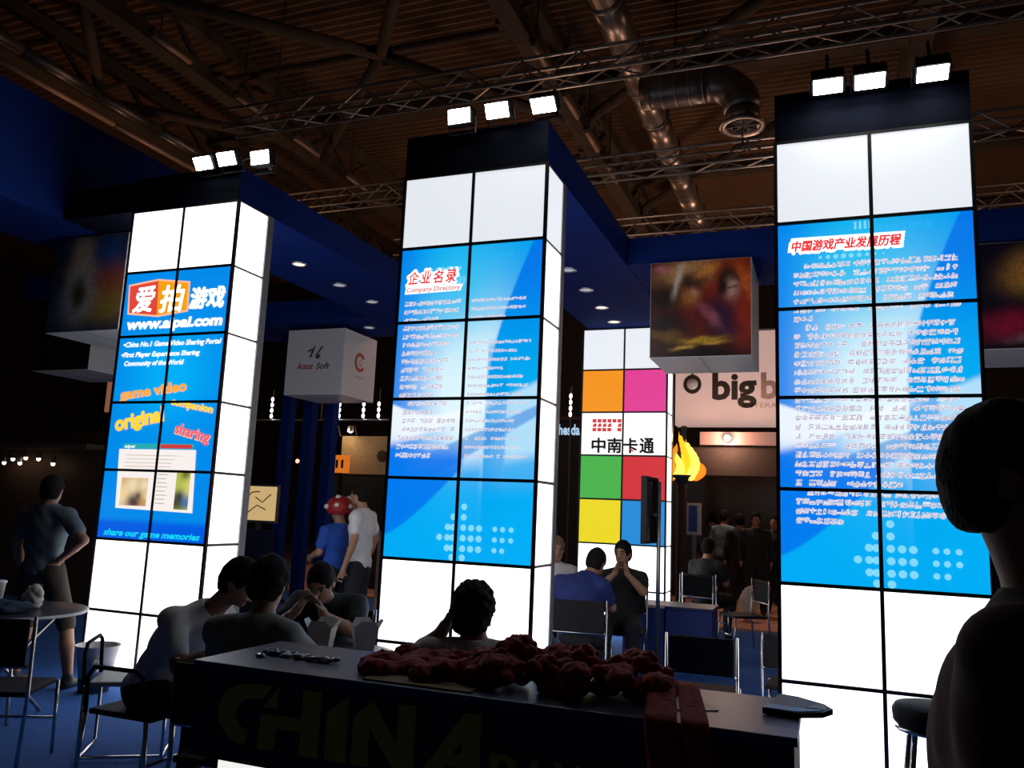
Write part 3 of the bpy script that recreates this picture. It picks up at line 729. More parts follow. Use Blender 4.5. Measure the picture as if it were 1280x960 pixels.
    for sd in 'lr':
        if cutz and J['an'+sd][2] < cutz: continue
        an = J['an'+sd]; kn = J['kn'+sd]; fd = np.array((0, 1, 0)) if base is STAND else unit((kn-an)*np.array((1, 1, 0))+np.array((0, .6, 0)))
        G = Field(an-.26, an+.26, .014); G.cap(an+fd*-.04-np.array((0, 0, .04)), an+fd*.15-np.array((0, 0, .052)), .038, .034, .02); G.cap(an, an-np.array((0, 0, .03)), .046, .042, .02)
        G.cut((0, 0, an[2]-.083), (0, 0, -1)); link('shoe', G.mesh('shoe'), 'shoe', t, True)
    # hair
    F = Field(H-.19, H+.19, min(h, .012)); r3 = (.086, .106, .108) if hairkind != 'curly' else (.098, .116, .118)
    if hairkind == 'spiky': r3 = (.094, .114, .120)
    F.ell(hd(0, -.010, .028), r3, .01, HR); F.ell(hd(0, -.045, -.02), (.078, .066, .085), .03, HR)
    F.sub_ell(hd(0, .105, -.045), (.080, .085, .105), HR); F.cut(hd(0, 0, -.085), -up_)
    for s_ in (-1, 1): F.sub_ell(hd(s_*.09, .02, -.055), (.035, .045, .06), HR)
    F.noise({'short': .003, 'curly': .009, 'spiky': .007}[hairkind], {'short': 70, 'curly': 85, 'spiky': 60}[hairkind])
    me = F.mesh('hair')
    if me and hat is None: link('hair', me, hair, t, True)
    if face:
        for s_ in (-1, 1): ob = MB().ell(tuple(hd(s_*.031, .084, .004)), (.011, .008, .007), 10, 6).build('eye', 'eye', t, True)
        MB().tube([tuple(hd(-.022, .097, -.064)), tuple(hd(0, .100, -.061)), tuple(hd(.022, .097, -.064))], .0045, 6).build('mouth', 'lip', t, True)
        for s_ in (-1, 1): MB().tube([tuple(hd(s_*.018, .098, .026)), tuple(hd(s_*.034, .096, .031)), tuple(hd(s_*.050, .084, .024))], .004, 5).build('eyebrow', hair, t, True)
    t['_H'] = [float(q) for q in H]
    return t, hd

# group at the table behind the counter
person('person in a white tee seated in profile, leaning over the food', (-3.46, 3.68, 0), math.radians(-90), SIT,
       dict(chest=(.02, .20, .83), neck=(.03, .38, .99), head=(.0, .52, 1.15), look=(-.15, .92, -.42), shl=(-.16, .30, .97), shr=(.20, .30, .97), ell=(-.24, .42, .74), elr=(.26, .40, .74), wrl=(-.10, .66, .82), wrr=(.10, .66, .84)),
       h=.012, top='tee_white', curlL=1.0, curlR=1.0)
person('person in a grey tee seated with back to the camera', (-2.50, 3.24, 0), math.radians(6), SIT,
       dict(chest=(0, .06, .86), neck=(0, .08, 1.03), head=(0.0, .12, 1.185), look=(-.1, .93, -.3), ell=(-.27, .20, .78), elr=(.27, .20, .78), wrl=(-.14, .42, .80), wrr=(.14, .42, .80)),
       h=.012, top='tee_grey', hairkind='spiky', face=True)
person('person in black seated facing the camera, hands raised to the mouth', (-3.05, 4.80, 0), math.radians(196), SIT,
       dict(chest=(0, .12, .83), neck=(0, .24, .98), head=(0, .34, 1.09), look=(0, .86, -.50), shl=(-.19, .16, .97), shr=(.19, .16, .97), ell=(-.26, .36, .80), elr=(.26, .36, .80), wrl=(-.09, .52, .92), wrr=(.08, .52, .94)),
       h=.013, top='tee_black', curlL=1.1, curlR=1.1, handL=(.45, -.25, .75), handR=(-.45, -.25, .75))
person('curly-haired person seated with one hand at the ear', (-1.42, 3.34, 0), math.radians(12), SIT,
       dict(head=(-.02, .075, 1.135), neck=(0, .03, 1.005), chest=(0, .02, .83), shl=(-.185, .03, .985), shr=(.185, .03, .985), ell=(-.27, .04, .94), wrl=(-.155, .06, 1.045), look=(.1, .98, .05), pelvis=(0, 0, .53)),
       h=.011, top='tee_white', hair='hair_brown', hairkind='curly', curlL=.9, handL=(.35, .05, .8), palmL=(1, 0, .1))
person('person in a slate tee standing beside the left tower, hand on hip', (-6.17, 5.17, 0), math.radians(8), STAND,
       dict(elr=(.43, -.07, 1.20), wrr=(.19, -.04, 1.02), knr=(.26, .05, .50), anr=(.36, .02, .085), hir=(.11, 0, .93), look=(-.25, .95, -.05), head=(-.02, .03, 1.60)),
       h=.014, top='tee_slate', legs='shorts', shorts=True, curlR=1.0, handR=(-.6, .2, -.5))
t, hd = person('person in a blue tee and a red spotted cap, standing behind the table', (-5.20, 8.16, 0), math.radians(70), STAND, dict(head=(0, .03, 1.50), neck=(0, -.01, 1.35), chest=(0, .0, 1.17), shl=(-.18, 0, 1.30), shr=(.18, 0, 1.30), ell=(-.24, .02, 1.04), elr=(.24, .02, 1.04), wrl=(-.2, .22, .98), wrr=(.2, .22, .98), pelvis=(0, 0, .88), hil=(-.09, 0, .86), hir=(.09, 0, .86), knl=(-.11, .03, .48), knr=(.11, .03, .48)),
       h=.018, top='tee_blue', hat=True)
F = Field(np.array(hd(0, 0, .05))-.24, np.array(hd(0, 0, .05))+.24, .012); F.ell(hd(0, -.02, .045), (.155, .165, .135), .02); F.cut(hd(0, 0, -.035), (0, 0, -1))
cap_ = link('spotted_cap', F.mesh('cap'), 'hat_red', t, True)
for i, (a, b, c) in enumerate(((.12, -.10, .05), (.02, -.165, .06), (-.11, -.10, .07), (.07, -.08, .15), (.15, .03, .05), (-.06, -.05, .16), (.06, .12, .10), (-.15, .03, .05), (.10, -.13, -.01))):
    MB().ell(tuple(hd(a, b, c)), (.034, .034, .03), 10, 6).build('cap_spot', 'white_plastic', cap_, True)
person('dark-haired person in a white shirt standing in profile near the middle tower', (-4.78, 7.95, 0), math.radians(95), STAND, dict(head=(0, .05, 1.70), neck=(0, 0, 1.53), chest=(0, 0, 1.34), shl=(-.185, -.01, 1.48), shr=(.185, -.01, 1.48), elr=(.26, -.05, 1.22), ell=(-.25, -.05, 1.22)),
       h=.018, top='tee_white')
person('blue-shirted person hunched over the rear table, back to the camera', (-1.98, 7.05, 0), math.radians(8), SIT,
       dict(chest=(-.07, .20, .86), neck=(.0, .33, 1.03), head=(.06, .42, 1.15), look=(.35, .85, -.4), shl=(-.23, .24, .98), shr=(.15, .24, .98), ell=(-.34, .38, .80), elr=(.22, .34, .76), wrl=(-.16, .56, .80), wrr=(.10, .58, .80)),
       h=.018, top='tee_navy', fat=1.15)
person('person in a dark tee seated with hands clasped at the chin', (-1.92, 8.30, 0), math.radians(188), SIT,
       dict(ell=(-.22, .26, .86), elr=(.22, .26, .86), wrl=(-.06, .27, 1.03), wrr=(.05, .27, 1.03), look=(.3, .95, -.05)), h=.018, top='tee_black', handL=(.2, -.1, .9), handR=(-.2, -.1, .9), curlL=.9, curlR=.9)
person('pale-haired person in a light shirt seated left of the blue-shirted person', (-2.72, 8.50, 0), math.radians(215), SIT, dict(look=(.1, .98, -.1)), h=.018, top='tee_white', hair='hair_fair')
person('person in a black tee seated far back near the aisle', (-1.50, 11.35, 0), math.radians(-15), SIT, None, h=.022, top='tee_black')
person('dark silhouette of a person standing close to the camera at the right edge', (.303, 1.52, 0), math.radians(-100), STAND,
       dict(head=(0, -.012, 1.665), neck=(0, .028, 1.47), chest=(0, -.012, 1.26), pelvis=(0, .0, .97), look=(.1, .98, .0), shl=(-.19, .0, 1.43), shr=(.17, -.025, 1.43), ell=(-.23, .02, 1.14), elr=(.20, -.045, 1.14), wrr=(.20, .12, .90)),
       h=.011, top='tee_maroon', hairkind='short', skin='skin_tan', fat=1.08)
# crowd in the aisle
for i, (x, y, a, tp, lab) in enumerate(((-1.42, 15.2, 20, 'jacket_green', 'leftmost dark-clothed visitor of the distant aisle crowd'), (-1.12, 14.8, 190, 'jacket_green', 'dark-jacketed visitor facing the camera in the distant aisle'),
        (-1.75, 15.6, -30, 'tee_slate', 'visitor in a slate top behind the small blue sign in the aisle'), (-.85, 15.6, 170, 'tee_black', 'visitor at the right of the aisle crowd beside the right tower'),
        (-2.05, 16.4, 10, 'tee_black', 'farthest visitor in black at the back of the aisle'), (-.72, 16.8, 40, 'cream', 'visitor in a pale top deep in the aisle crowd'), (-5.2, 15.5, 30, 'tee_navy', 'visitor in navy standing behind the gap right of the middle tower'))):
    person(lab, (x, y, .006), math.radians(a), STAND, None, h=.026, top=tp, sleeve='long', group='distant visitors in the aisle', scale=.97+.02*(i % 3), face=False)

# ------------------------------------------------------------------ reception counter with the garland
t = thing('reception_counter', 'long dark blue reception counter with gold CHINA lettering in the foreground', 'counter', (-2.155, 2.5, 0))
LX, LY = 2.065, .5
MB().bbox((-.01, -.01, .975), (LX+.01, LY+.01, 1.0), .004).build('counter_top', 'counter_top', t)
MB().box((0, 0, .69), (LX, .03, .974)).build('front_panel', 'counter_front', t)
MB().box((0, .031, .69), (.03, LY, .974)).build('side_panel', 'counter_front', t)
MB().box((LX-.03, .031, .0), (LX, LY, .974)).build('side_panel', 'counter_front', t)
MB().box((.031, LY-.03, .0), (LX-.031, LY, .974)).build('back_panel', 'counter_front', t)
b_ = MB().box((.10, .04, .02), (LX-.10, LY-.05, .685)).build('light_base', 'frame_black', t)
for k in range(3): MB().box((.11+k*.62, .03, .04), (.11+k*.62+.605, .039, .672)).build('panel', glow('counter_base_glow', (1, .99, .96), .9), b_)
MB().box((0, 0, .672), (LX, .035, .689)).build('lower_rail', 'black', t)
def L3(a, b): return (a, -.004, b)
def letter(polys, x0, x1, z0, z1, nm='gold_letter'):
    mb = MB()
    f0 = lambda a, b: (x0+(x1-x0)*a, -.008, z0+(z1-z0)*b); f1 = lambda a, b: (x0+(x1-x0)*a, -.0003, z0+(z1-z0)*b)
    for p in polys: mb.prism(p, f0, f1)
    mb.build(nm, 'gold', t)
def arc_(cx, cz, rx, rz, a0, a1, n=12): return [(cx+rx*math.cos(math.radians(a0+(a1-a0)*k/n)), cz+rz*math.sin(math.radians(a0+(a1-a0)*k/n))) for k in range(n+1)]
zt, zb = .945, .735
letter([arc_(.62, .5, .60, .50, 88, 262)+[(.60, .22)]+arc_(.66, .5, .30, .26, 258, 96)+[(.82, .78), (1.0, 1.0)]], .115, .345, zb, zt)
letter([[(0, 0), (.28, 0), (.28, .35), (.70, .35), (.70, 0), (1, 0), (1, 1), (.70, 1), (.70, .55), (.02, .55)], [(.06, .66), (.28, .66), (.28, .99)]], .300, .545, zb, zt)
letter([[(0, 0), (1, 0), (1, 1), (0, .72)]], .572, .652, zb, zt)
letter([[(0, 0), (.27, 0), (.27, .58), (.72, 0), (1, 0), (1, 1), (.73, 1), (.73, .40), (.30, .98), (0, .72)]], .675, .905, zb, zt)
letter([[(0, 0), (.30, 0), (.46, .22), (.70, .22), (.70, .40), (.56, .40), (.70, .60), (.70, 0), (1, 0), (1, 1), (.72, 1)]], .925, 1.135, zb, zt)
for k, ch in enumerate('PAVILION'):
    v, f = text_geo(ch, 1.0, .03)
    wd = .045 if ch == 'I' else .088
    x0 = 1.17+sum(.062 if c == 'I' else .104 for c in 'PAVILION'[:k]); v[:, 0] *= wd/np.ptp(v[:, 0]); v[:, 1] *= .105/np.ptp(v[:, 1]); v[:, 1] -= v[:, 1].min()
    MB().add([(x0+a, -.006, .735+b) for a, b in v], f).build('gold_letter', 'gold', t)

g = thing('ribbon_garland', 'crumpled dark red ribbon garland heaped on the counter', 'garland', (-1.0, 2.76, 1.0))
rr = random.Random(5)
F = Field((-.62, -.26, .0), (.62, .26, .22), .0085)
for i in range(95):
    x = -.54+1.05*rr.random(); hgt = (.022+.068*sst(np.array(x), -.40, .0))*(1 if x < .42 else .6); r_ = rr.uniform(.028, .052)
    F.ell((x, rr.uniform(-.15, .17), max(.012, hgt*rr.uniform(.15, 1.05))), (r_*rr.uniform(.8, 1.5), r_*rr.uniform(.8, 1.4), r_*.8), .008)
F.noise(.005, 95, 1); F.noise(.003, 190, 2); F.cut((0, 0, .0025), (0, 0, -1))
link('draped_cloth', F.mesh('draped_cloth'), 'red_cloth', g, True)
for (x, y, z, s_) in ((-.02, .05, .10, 1.0), (.22, .02, .095, .9), (.42, .06, .085, .95), (-.25, .02, .035, .75), (.12, -.08, .07, .8)):
    F = Field((x-.14, y-.14, z-.09), (x+.14, y+.14, z+.12), .008)
    for k in range(9):
        a = k*2.4; q = .018+.008*k; F.ell((x+q*math.cos(a)*s_, y+q*math.sin(a)*s_, z+.03-.006*k), (.034*s_, .030*s_, .026*s_), .003)
    F.noise(.005, 120, k); F.cut((0, 0, .003), (0, 0, -1)); link('rosette', F.mesh('rosette'), 'red_cloth', g, True)
# ribbon tails over the front edge
for (x0, x1, z1, w_) in ((.50, .60, -.42, .085), (.58, .72, -.30, .07)):
    mb = MB(); N = 22; vs = []
    for i in range(N+1):
        s_ = i/N; y = -.02-.26*min(1, s_*2.2); z = .06*(1-s_*2.2) if s_*2.2 < 1 else 0
        if s_*2.2 >= 1: z = (s_-1/2.2)/(1-1/2.2)*z1; y = -.285-.012*math.sin(s_*14)
        z = max(z, .012) if s_*2.2 < .9 else z
        for j in range(7):
            u = j/6-.5; vs.append((x0+(x1-x0)*s_+u*w_*(1+.2*s_), y+.010*math.sin(u*12+s_*5)-.006, z+.006))
    mb.add(vs, [(i*7+j, i*7+j+1, (i+1)*7+j+1, (i+1)*7+j) for i in range(N) for j in range(6)])
    o = mb.build('ribbon_tail', 'red_cloth', g, True); md = o.modifiers.new('thick', 'SOLIDIFY'); md.thickness = .004
# crumpled wrapper, card, paper, pouch on the counter
F = Field((-.2, -.07, 0), (.2, .07, .05), .006)
for i in range(26): F.ell((-.16+.32*i/25, .02*math.sin(i*1.3), .008+.006*math.sin(i*2.1)), (.022, .016+.006*math.sin(i), .009), .004)
F.noise(.002, 160); F.cut((0, 0, .0015), (0, 0, -1))
o = link('plastic_wrapper', F.mesh('plastic_wrapper'), mat('wrapper', (.22, .25, .32), .25), None, True, loc=(-1.87, 2.72, 1.0)); o.rotation_euler = (0, 0, -.1)
tag(o, 'crumpled translucent plastic wrapper lying on the counter top', 'wrapper')
F = Field((-.03, -.03, 0), (.03, .03, .03), .004); F.ell((0, 0, .007), (.022, .014, .008), .003); F.cut((0, 0, .001), (0, 0, -1))  # tiny chrome bead added to mimic a highlight near the wrapper
o = link('glint_bead', F.mesh('tag'), 'chrome', None, True, loc=(-2.0, 2.66, 1.0)); tag(o, 'tiny chrome bead added as a highlight at the left end of the counter', 'glint')
o = MB().bbox((0, 0, 0), (.13, .20, .003), .001).build('paper_card', 'cream', None, loc=(-.43, 2.64, 1.0)); o.rotation_euler = (0, 0, .5); tag(o, 'cream paper card beside the garland on the counter', 'card')
o = MB().bbox((0, 0, 0), (.40, .11, .006), .002).build('brown_paper', mat('kraft', (.20, .13, .05), .8), None, loc=(-1.47, 2.515, 1.0)); tag(o, 'brown paper strip tucked under the front of the garland', 'paper')
p = thing('flat_pouch', 'black and blue pointed pouch jutting past the right end of the counter', 'pouch', (-.17, 2.86, 1.003), -.15)
out = [(0, -.13), (.10, -.125), (.165, -.07), (.185, .0), (.15, .06), (.06, .12), (0, .13)]
MB().prism(out, lambda a, b: (a, b, 0), lambda a, b: (a, b, .016)).build('pouch_body', 'black', p)
MB().prism([(0, -.125), (.095, -.12), (.155, -.068), (.165, -.045), (.08, -.065), (0, -.06)], lambda a, b: (a, b, .0162), lambda a, b: (a, b, .0185)).build('blue_band', mat('pouch_blue', (.01, .22, .55), .4), p)
MB().prism([(.11, -.03), (.165, -.03), (.17, .01), (.14, .035)], lambda a, b: (a, b, .0162), lambda a, b: (a, b, .0175)).build('pattern_patch', 'seat_grey', p)

# ------------------------------------------------------------------ chairs, tables, stool, bin
def chair(label, loc, rz, arms=False, seat='seat_black', back=True, sled=False):
    t = thing('metal_chair', label, 'chair', loc, rz, 'tube-framed visitor chairs')
    MB().bbox((-.22, -.21, .425), (.22, .22, .455), .012).build('seat', seat, t)
    if back:
        MB().bbox((-.215, -.262, .60), (.215, -.236, .86), .010).build('backrest', 'seat_black', t)
        MB().tube([(-.225, -.225, .60), (-.21, -.225, .595), (.21, -.225, .595), (.225, -.225, .60)], .011, 6).build('back_rail', 'chrome', t, True)
    for s_ in (-1, 1):
        if sled:
            MB().tube([(s_*.235, .20, .43), (s_*.235, .21, .03), (s_*.235, .19, .012), (s_*.235, -.19, .012), (s_*.235, -.21, .03), (s_*.235, -.20, .43)], .011, 7).build('sled_leg', 'chrome', t, True)
        else:
            MB().tube([(s_*.232, .20, .44), (s_*.232, .23, .008)], .011, 7).build('leg', 'chrome', t, True)
            MB().tube([(s_*.232, -.225, .87 if back else .44), (s_*.232, -.21, .44), (s_*.232, -.25, .008)], .011, 7).build('leg', 'chrome', t, True)
        if arms:
            MB().tube([(s_*.245, -.20, .44), (s_*.255, -.20, .62), (s_*.255, -.16, .675), (s_*.255, .12, .68), (s_*.25, .17, .65), (s_*.24, .18, .44)], .012, 7).build('armrest', 'seat_black', t, True)
    MB().tube([(-.232, .215, .22), (.232, .215, .22)], .009, 6).build('crossbar', 'chrome', t, True)
    if sled: MB().tube([(-.235, -.20, .02), (.235, -.20, .02)], .010, 6).build('crossbar', 'chrome', t, True)
    return t
rad = math.radians
chair('black backless armchair under the person in the white tee', (-3.46, 3.68, .006), rad(-90), True, back=False)
chair('black chair under the person in the grey tee', (-2.50, 3.26, .006), rad(6))
chair('black chair under the person eating in black', (-3.05, 4.78, .006), rad(196))
chair('black chair under the curly-haired person', (-1.42, 3.35, .006), rad(12))
chair('black chair under the hunched person in blue', (-1.98, 7.05, .006), rad(8))
chair('black chair under the person with clasped hands', (-1.92, 8.30, .006), rad(188))
chair('black chair under the pale-haired person', (-2.72, 8.50, .006), rad(215))
chair('black chair under the far person in the black tee', (-1.50, 11.35, .006), rad(-15))
chair('empty grey-seated armchair with sled legs before the left tower', (-4.10, 4.20, .006), rad(34), True, 'seat_grey', False, True)
chair('empty black chair in the lower left corner, back to the camera', (-4.52, 3.62, .006), rad(28))
chair('empty black chair behind the garland, left of the right tower', (-.80, 5.98, .006), rad(3)).scale = (1, 1, .93)
chair('empty black chair half hidden by the right tower', (-.20, 6.62, .006), rad(-3)).scale = (1, 1, .90)
chair('small empty chair far back beside the low blue counter', (-1.62, 10.6, .006), rad(160))
chair('small empty chair far back at the aisle edge', (-.95, 10.6, .006), rad(120))
def round_table(label, loc, r, m, z=.74, rim='steel'):
    t = thing('round_table', label, 'table', loc)
    MB().lathe([(0, z-.025), (r-.01, z-.025), (r, z-.02), (r, z-.004), (r-.008, z), (0, z)], (0, 0, 0), 36).build('table_top', m, t)
    MB().lathe([(r+.001, z-.022), (r+.006, z-.013), (r+.001, z-.003)], (0, 0, 0), 36).build('rim', rim, t, True)
    for k in range(4):
        a = math.pi/4+k*math.pi/2; MB().tube([(.62*r*math.cos(a), .62*r*math.sin(a), z-.03), (-.55*r*math.cos(a+.35), -.55*r*math.sin(a+.35), .006)], .013, 7).build('leg', 'steel', t, True)
    return t
round_table('small round table where the three seated people eat', (-2.66, 4.16, .006), .38, 'table_top')
round_table('round table with clutter at the left edge', (-5.46, 4.36, .006), .50, 'table_top', rim='white_plastic')
round_table('cream round table in front of the hunched person in blue', (-2.42, 7.78, .006), .38, 'wood_table')
# food boxes
def food_box(label, loc, s_=1.0, rz=0):
    t = thing('food_box', label, 'box', loc, rz, 'white food boxes'); h_ = .11*s_; a, b = .038*s_, .055*s_
    MB().add([(-a, -a, 0), (a, -a, 0), (a, a, 0), (-a, a, 0), (-b, -b, h_), (b, -b, h_), (b, b, h_), (-b, b, h_)], [(3, 2, 1, 0), (0, 1, 5, 4), (1, 2, 6, 5), (2, 3, 7, 6), (3, 0, 4, 7)]).build('carton', 'bag_white', t)
    for k in range(4):
        c, s2 = math.cos(k*math.pi/2), math.sin(k*math.pi/2); q = [(-b, -b, h_), (b, -b, h_), (b*.6, -b*1.45, h_+.035*s_), (-b*.6, -b*1.45, h_+.035*s_)]
        MB().add([(x*c-y*s2, x*s2+y*c, z) for x, y, z in q], [(0, 1, 2, 3)]).build('flap', 'bag_white', t)
food_box('open white food box before the person in black, left one', (-2.70, 4.14, .747), 1.25, .3)
food_box('open white food box at the right end of the eating group', (-2.50, 4.27, .747), 1.25, .7)
# clutter of the left table
F = Field((-.14, -.12, 0), (.14, .12, .2), .010); F.ell((0, 0, .06), (.085, .06, .075), .01); F.ell((.02, 0, .12), (.07, .04, .05), .02); F.noise(.008, 60); F.cut((0, 0, .002), (0, 0, -1))
tag(link('paper_bag', F.mesh('bag'), 'bag_white', None, True, loc=(-5.36, 4.44, .747)), 'crumpled white paper bag on the cluttered left table', 'bag')
t = thing('paper_cup', 'white paper cup at the very left edge on the table', 'cup', (-5.66, 4.38, .747))
MB().lathe([(0, 0), (.045, 0), (.062, .17), (.066, .172), (.060, .168), (.042, .01), (0, .01)], (0, 0, 0), 20).build('cup_body', 'white_plastic', t, True)
MB().lathe([(.068, .168), (.068, .18), (.05, .185), (0, .185)], (0, 0, 0), 20).build('cup_lid', 'white_plastic', t, True)
F = Field((-.34, -.2, 0), (.34, .2, .12), .012)
for i in range(16): F.ell((rr.uniform(-.24, .24), rr.uniform(-.12, .10), .02+.03*rr.random()), (.08, .06, .03), .02)
F.noise(.006, 50); F.cut((0, 0, .002), (0, 0, -1))
tag(link('folded_jacket', F.mesh('jacket'), 'blanket', None, True, loc=(-5.42, 4.20, .747)), 'dark blue-green jacket heaped on the left table', 'jacket')
# bucket
t = thing('waste_bin', 'white round bin with a dark liner at the foot of the left tower', 'bin', (-5.56, 5.27, .006))
MB().lathe([(0, 0), (.115, 0), (.125, .16)], (0, 0, 0), 24).build('bin_foot', 'liner', t, True)
MB().lathe([(.125, .16), (.165, .36), (.175, .365), (.172, .35), (.155, .34), (.12, .1), (0, .1)], (0, 0, 0), 24).build('bin_body', 'bucket', t, True)
MB().lathe([(.160, .335), (.150, .30), (.05, .26), (0, .255)], (0, 0, 0), 24).build('bin_liner', 'liner', t, True)
F = Field((.02, -.24, .12), (.22, .0, .34), .01); F.ell((.12, -.12, .22), (.05, .03, .05), .01); F.noise(.008, 70); link('liner_knot', F.mesh('k'), 'white_plastic', t, True)
# bar stool
t = thing('bar_stool', 'round black padded bar stool in front of the right tower', 'stool', (.475, 4.46, .006))
MB().lathe([(0, .66), (.17, .66), (.19, .68), (.195, .73), (.18, .755), (.12, .765), (0, .768)], (0, 0, 0), 28).build('padded_seat', 'seat_black', t, True)
MB().lathe([(.15, .645), (.185, .645), (.19, .66), (.15, .66)], (0, 0, 0), 28).build('seat_ring', 'chrome', t, True)
for k in range(4):
    a = math.pi/4+k*math.pi/2; MB().tube([(.15*math.cos(a), .15*math.sin(a), .65), (.24*math.cos(a), .24*math.sin(a), .005)], .013, 8).build('leg', 'chrome', t, True)
MB().tube([(.21*math.cos(q*math.pi/12), .21*math.sin(q*math.pi/12), .25) for q in range(25)], .009, 6).build('foot_ring', 'chrome', t, True)

# ------------------------------------------------------------------ hanging cubes
def blobs(base, items, warp=.05):
    def f(a, b):
        w1 = np.sin(a*11+b*5)+.6*np.sin(b*23-a*9+1)+.4*np.sin(a*37+b*31); w2 = np.cos(b*13-a*6)+.6*np.sin(a*27+b*8+2)+.4*np.sin(b*41-a*29)
        a, b = a+warp*w1*.5, b+warp*w2*.5
        c = np.tile(np.array(srgb(*base)), (len(a), 1))
        for (x, y, rx, ry, ang, col, k) in items:
            ca, sa = math.cos(ang), math.sin(ang); dx, dy = a-x, b-y; u, v = dx*ca+dy*sa, -dx*sa+dy*ca
            c = mix(c, srgb(*col), np.exp(-((u/rx)**2+(v/ry)**2)**1.4*1.1)*k)
        n_ = np.sin(a*57+4*np.sin(b*29))*np.sin(b*63+3*np.sin(a*41)); return c*(1+.28*n_[:, None])
    return f
battle = blobs((96, 34, 20), [(.75, .80, .35, .22, .4, (196, 70, 28), .9), (.35, .85, .30, .16, .2, (226, 170, 110), .85), (.9, .4, .2, .4, 0, (170, 44, 20), .8), (.45, .55, .3, .25, .3, (122, 30, 26), .9),
    (.12, .62, .2, .16, 0, (24, 14, 14), .95), (.15, .3, .25, .22, 0, (16, 12, 14), .95), (.42, .78, .14, .09, .2, (22, 14, 16), .95), (.40, .60, .10, .10, 0, (196, 130, 50), .7), (.28, .80, .035, .18, -.3, (214, 200, 190), .9),
    (.78, .80, .15, .14, 0, (18, 14, 18), 1), (.80, .67, .085, .12, .1, (206, 160, 140), .95), (.70, .70, .05, .12, 0, (20, 15, 18), .95), (.775, .68, .03, .015, 0, (30, 16, 16), .9), (.84, .68, .03, .015, 0, (30, 16, 16), .9), (.72, .36, .14, .26, .3, (46, 26, 62), .95), (.60, .42, .05, .16, .7, (170, 90, 110), .8),
    (.5, .0, .6, .13, 0, (12, 10, 14), 1), (.15, .22, .18, .05, 0, (150, 110, 40), .6), (.50, .17, .22, .035, .03, (226, 176, 50), .85), (.12, .92, .12, .05, 0, (220, 130, 140), .7), (.45, .66, .05, .06, 0, (200, 150, 110), .8), (.33, .10, .10, .02, .1, (240, 190, 70), .9), (.62, .13, .14, .02, .0, (240, 190, 70), .9), (.95, .75, .06, .2, .3, (230, 110, 40), .8), (.55, .88, .12, .05, .5, (240, 150, 60), .8)], .024)
tablet = blobs((44, 52, 74), [(.40, .80, .17, .20, 0, (196, 168, 140), .9), (.40, .62, .22, .12, 0, (210, 180, 150), .6), (.75, .8, .2, .25, 0, (30, 80, 150), .8), (.8, .5, .3, .2, 0, (190, 90, 40), .6), (.75, .25, .35, .18, 0, (170, 140, 50), .7),
    (.2, .25, .25, .2, 0, (60, 84, 120), .9), (.40, .38, .20, .27, 0, (214, 214, 214), 1), (.40, .38, .15, .22, 0, (66, 50, 30), 1)], .012)
anime = blobs((12, 12, 40), [(.42, .70, .26, .20, .3, (214, 150, 70), .9), (.70, .60, .16, .12, -.4, (200, 140, 70), .85), (.62, .52, .10, .09, 0, (236, 190, 160), .9), (.6, .32, .14, .16, 0, (220, 216, 226), .8), (.3, .22, .35, .14, .1, (180, 30, 70), .85), (.75, .2, .2, .12, 0, (190, 50, 80), .7),
    (.6, .10, .3, .06, .05, (190, 190, 200), .7), (.5, 0, .6, .05, 0, (10, 10, 20), 1)], .02)
pm2 = print_mat('poster_print', 1, False)
def cube(label, x0, y0, z0, W, D, H, front=None, ztop=4.2, side=None):
    t = thing('hanging_cube', label, 'cube', (x0, y0, z0), 0, 'hanging advertising cubes')
    MB().bbox((0, .004, 0), (W, D, H), .006).build('box', 'cube_white', t)
    MB().box((W/2-.004, .02, -.003), (W/2+.004, D-.02, -.0002)).build('seam', 'grey_post', t)
    if front: print_sheet('poster', lambda a, b: front(a/W, b/H), lambda a, b: (a+.006, .001, b+.006), W-.012, H-.012, 56, 56, pm2, t)
    if side: print_sheet('poster', lambda a, b: side(a/D, b/H), lambda a, b: (W+.003, a+.01, b+.01), D-.02, H-.02, 30, 30, pm2, t)
    for (x, y) in ((.1, .15), (W-.1, .15), (.1, D-.1), (W-.1, D-.1)):
        MB().tube([(x, y, H-.001), (x, y, ztop-z0-.0005)], .008, 6).build('hanging_rod', 'steel_dark', t)
    return t
cube('hanging cube with a fiery red battle game poster', -1.645, 8.10, 3.18, 1.005, .95, 1.0, battle)
cube('hanging cube with a dark anime poster at the right edge', 1.35, 8.2, 3.19, 1.0, .95, .99, anime)
cube('hanging cube with a dim poster of a person and a tablet at the left', -7.42, 5.90, 3.18, .98, .92, 1.0, tablet)
cube('lower dark hanging cube behind the tablet poster cube', -9.95, 7.8, 3.18, 1.0, .95, 1.0, blobs((14, 14, 20), [(.5, .5, .3, .3, 0, (30, 30, 44), .8)]))
beam('cross_beam', (-10.2, 7.7, 4.2), (-7.86, 8.9, 4.5), 'dim cross beam above the lower dark cube at the left', [], 'x')
t = cube('white hanging cube with two company logos', -7.505, 10.0, 3.15, .99, .92, .985)
dk, rd = mat('ink_dark', (.05, .05, .07), .6), mat('ink_red', (.45, .06, .05), .6)
lettering('logo_lettering', 'Actoz', rd, t, lambda a, b: (.19+a, -.0005, .385+b), .30, .095, bold=.03, shear=.25)
lettering('logo_lettering', 'Soft', dk, t, lambda a, b: (.53+a, -.0005, .385+b), .24, .095, bold=.02, shear=.25)
for q in ([(.40, .56), (.44, .56), (.50, .74), (.47, .72)], [(.50, .58), (.54, .60), (.64, .72), (.60, .72)], [(.50, .56), (.56, .53), (.60, .60), (.54, .60)], [(.36, .64), (.44, .66), (.45, .69), (.38, .67)]):
    MB().prism(q, lambda a, b: (a, -.001, b), lambda a, b: (a, .0035, b)).build('star_logo', dk, t)
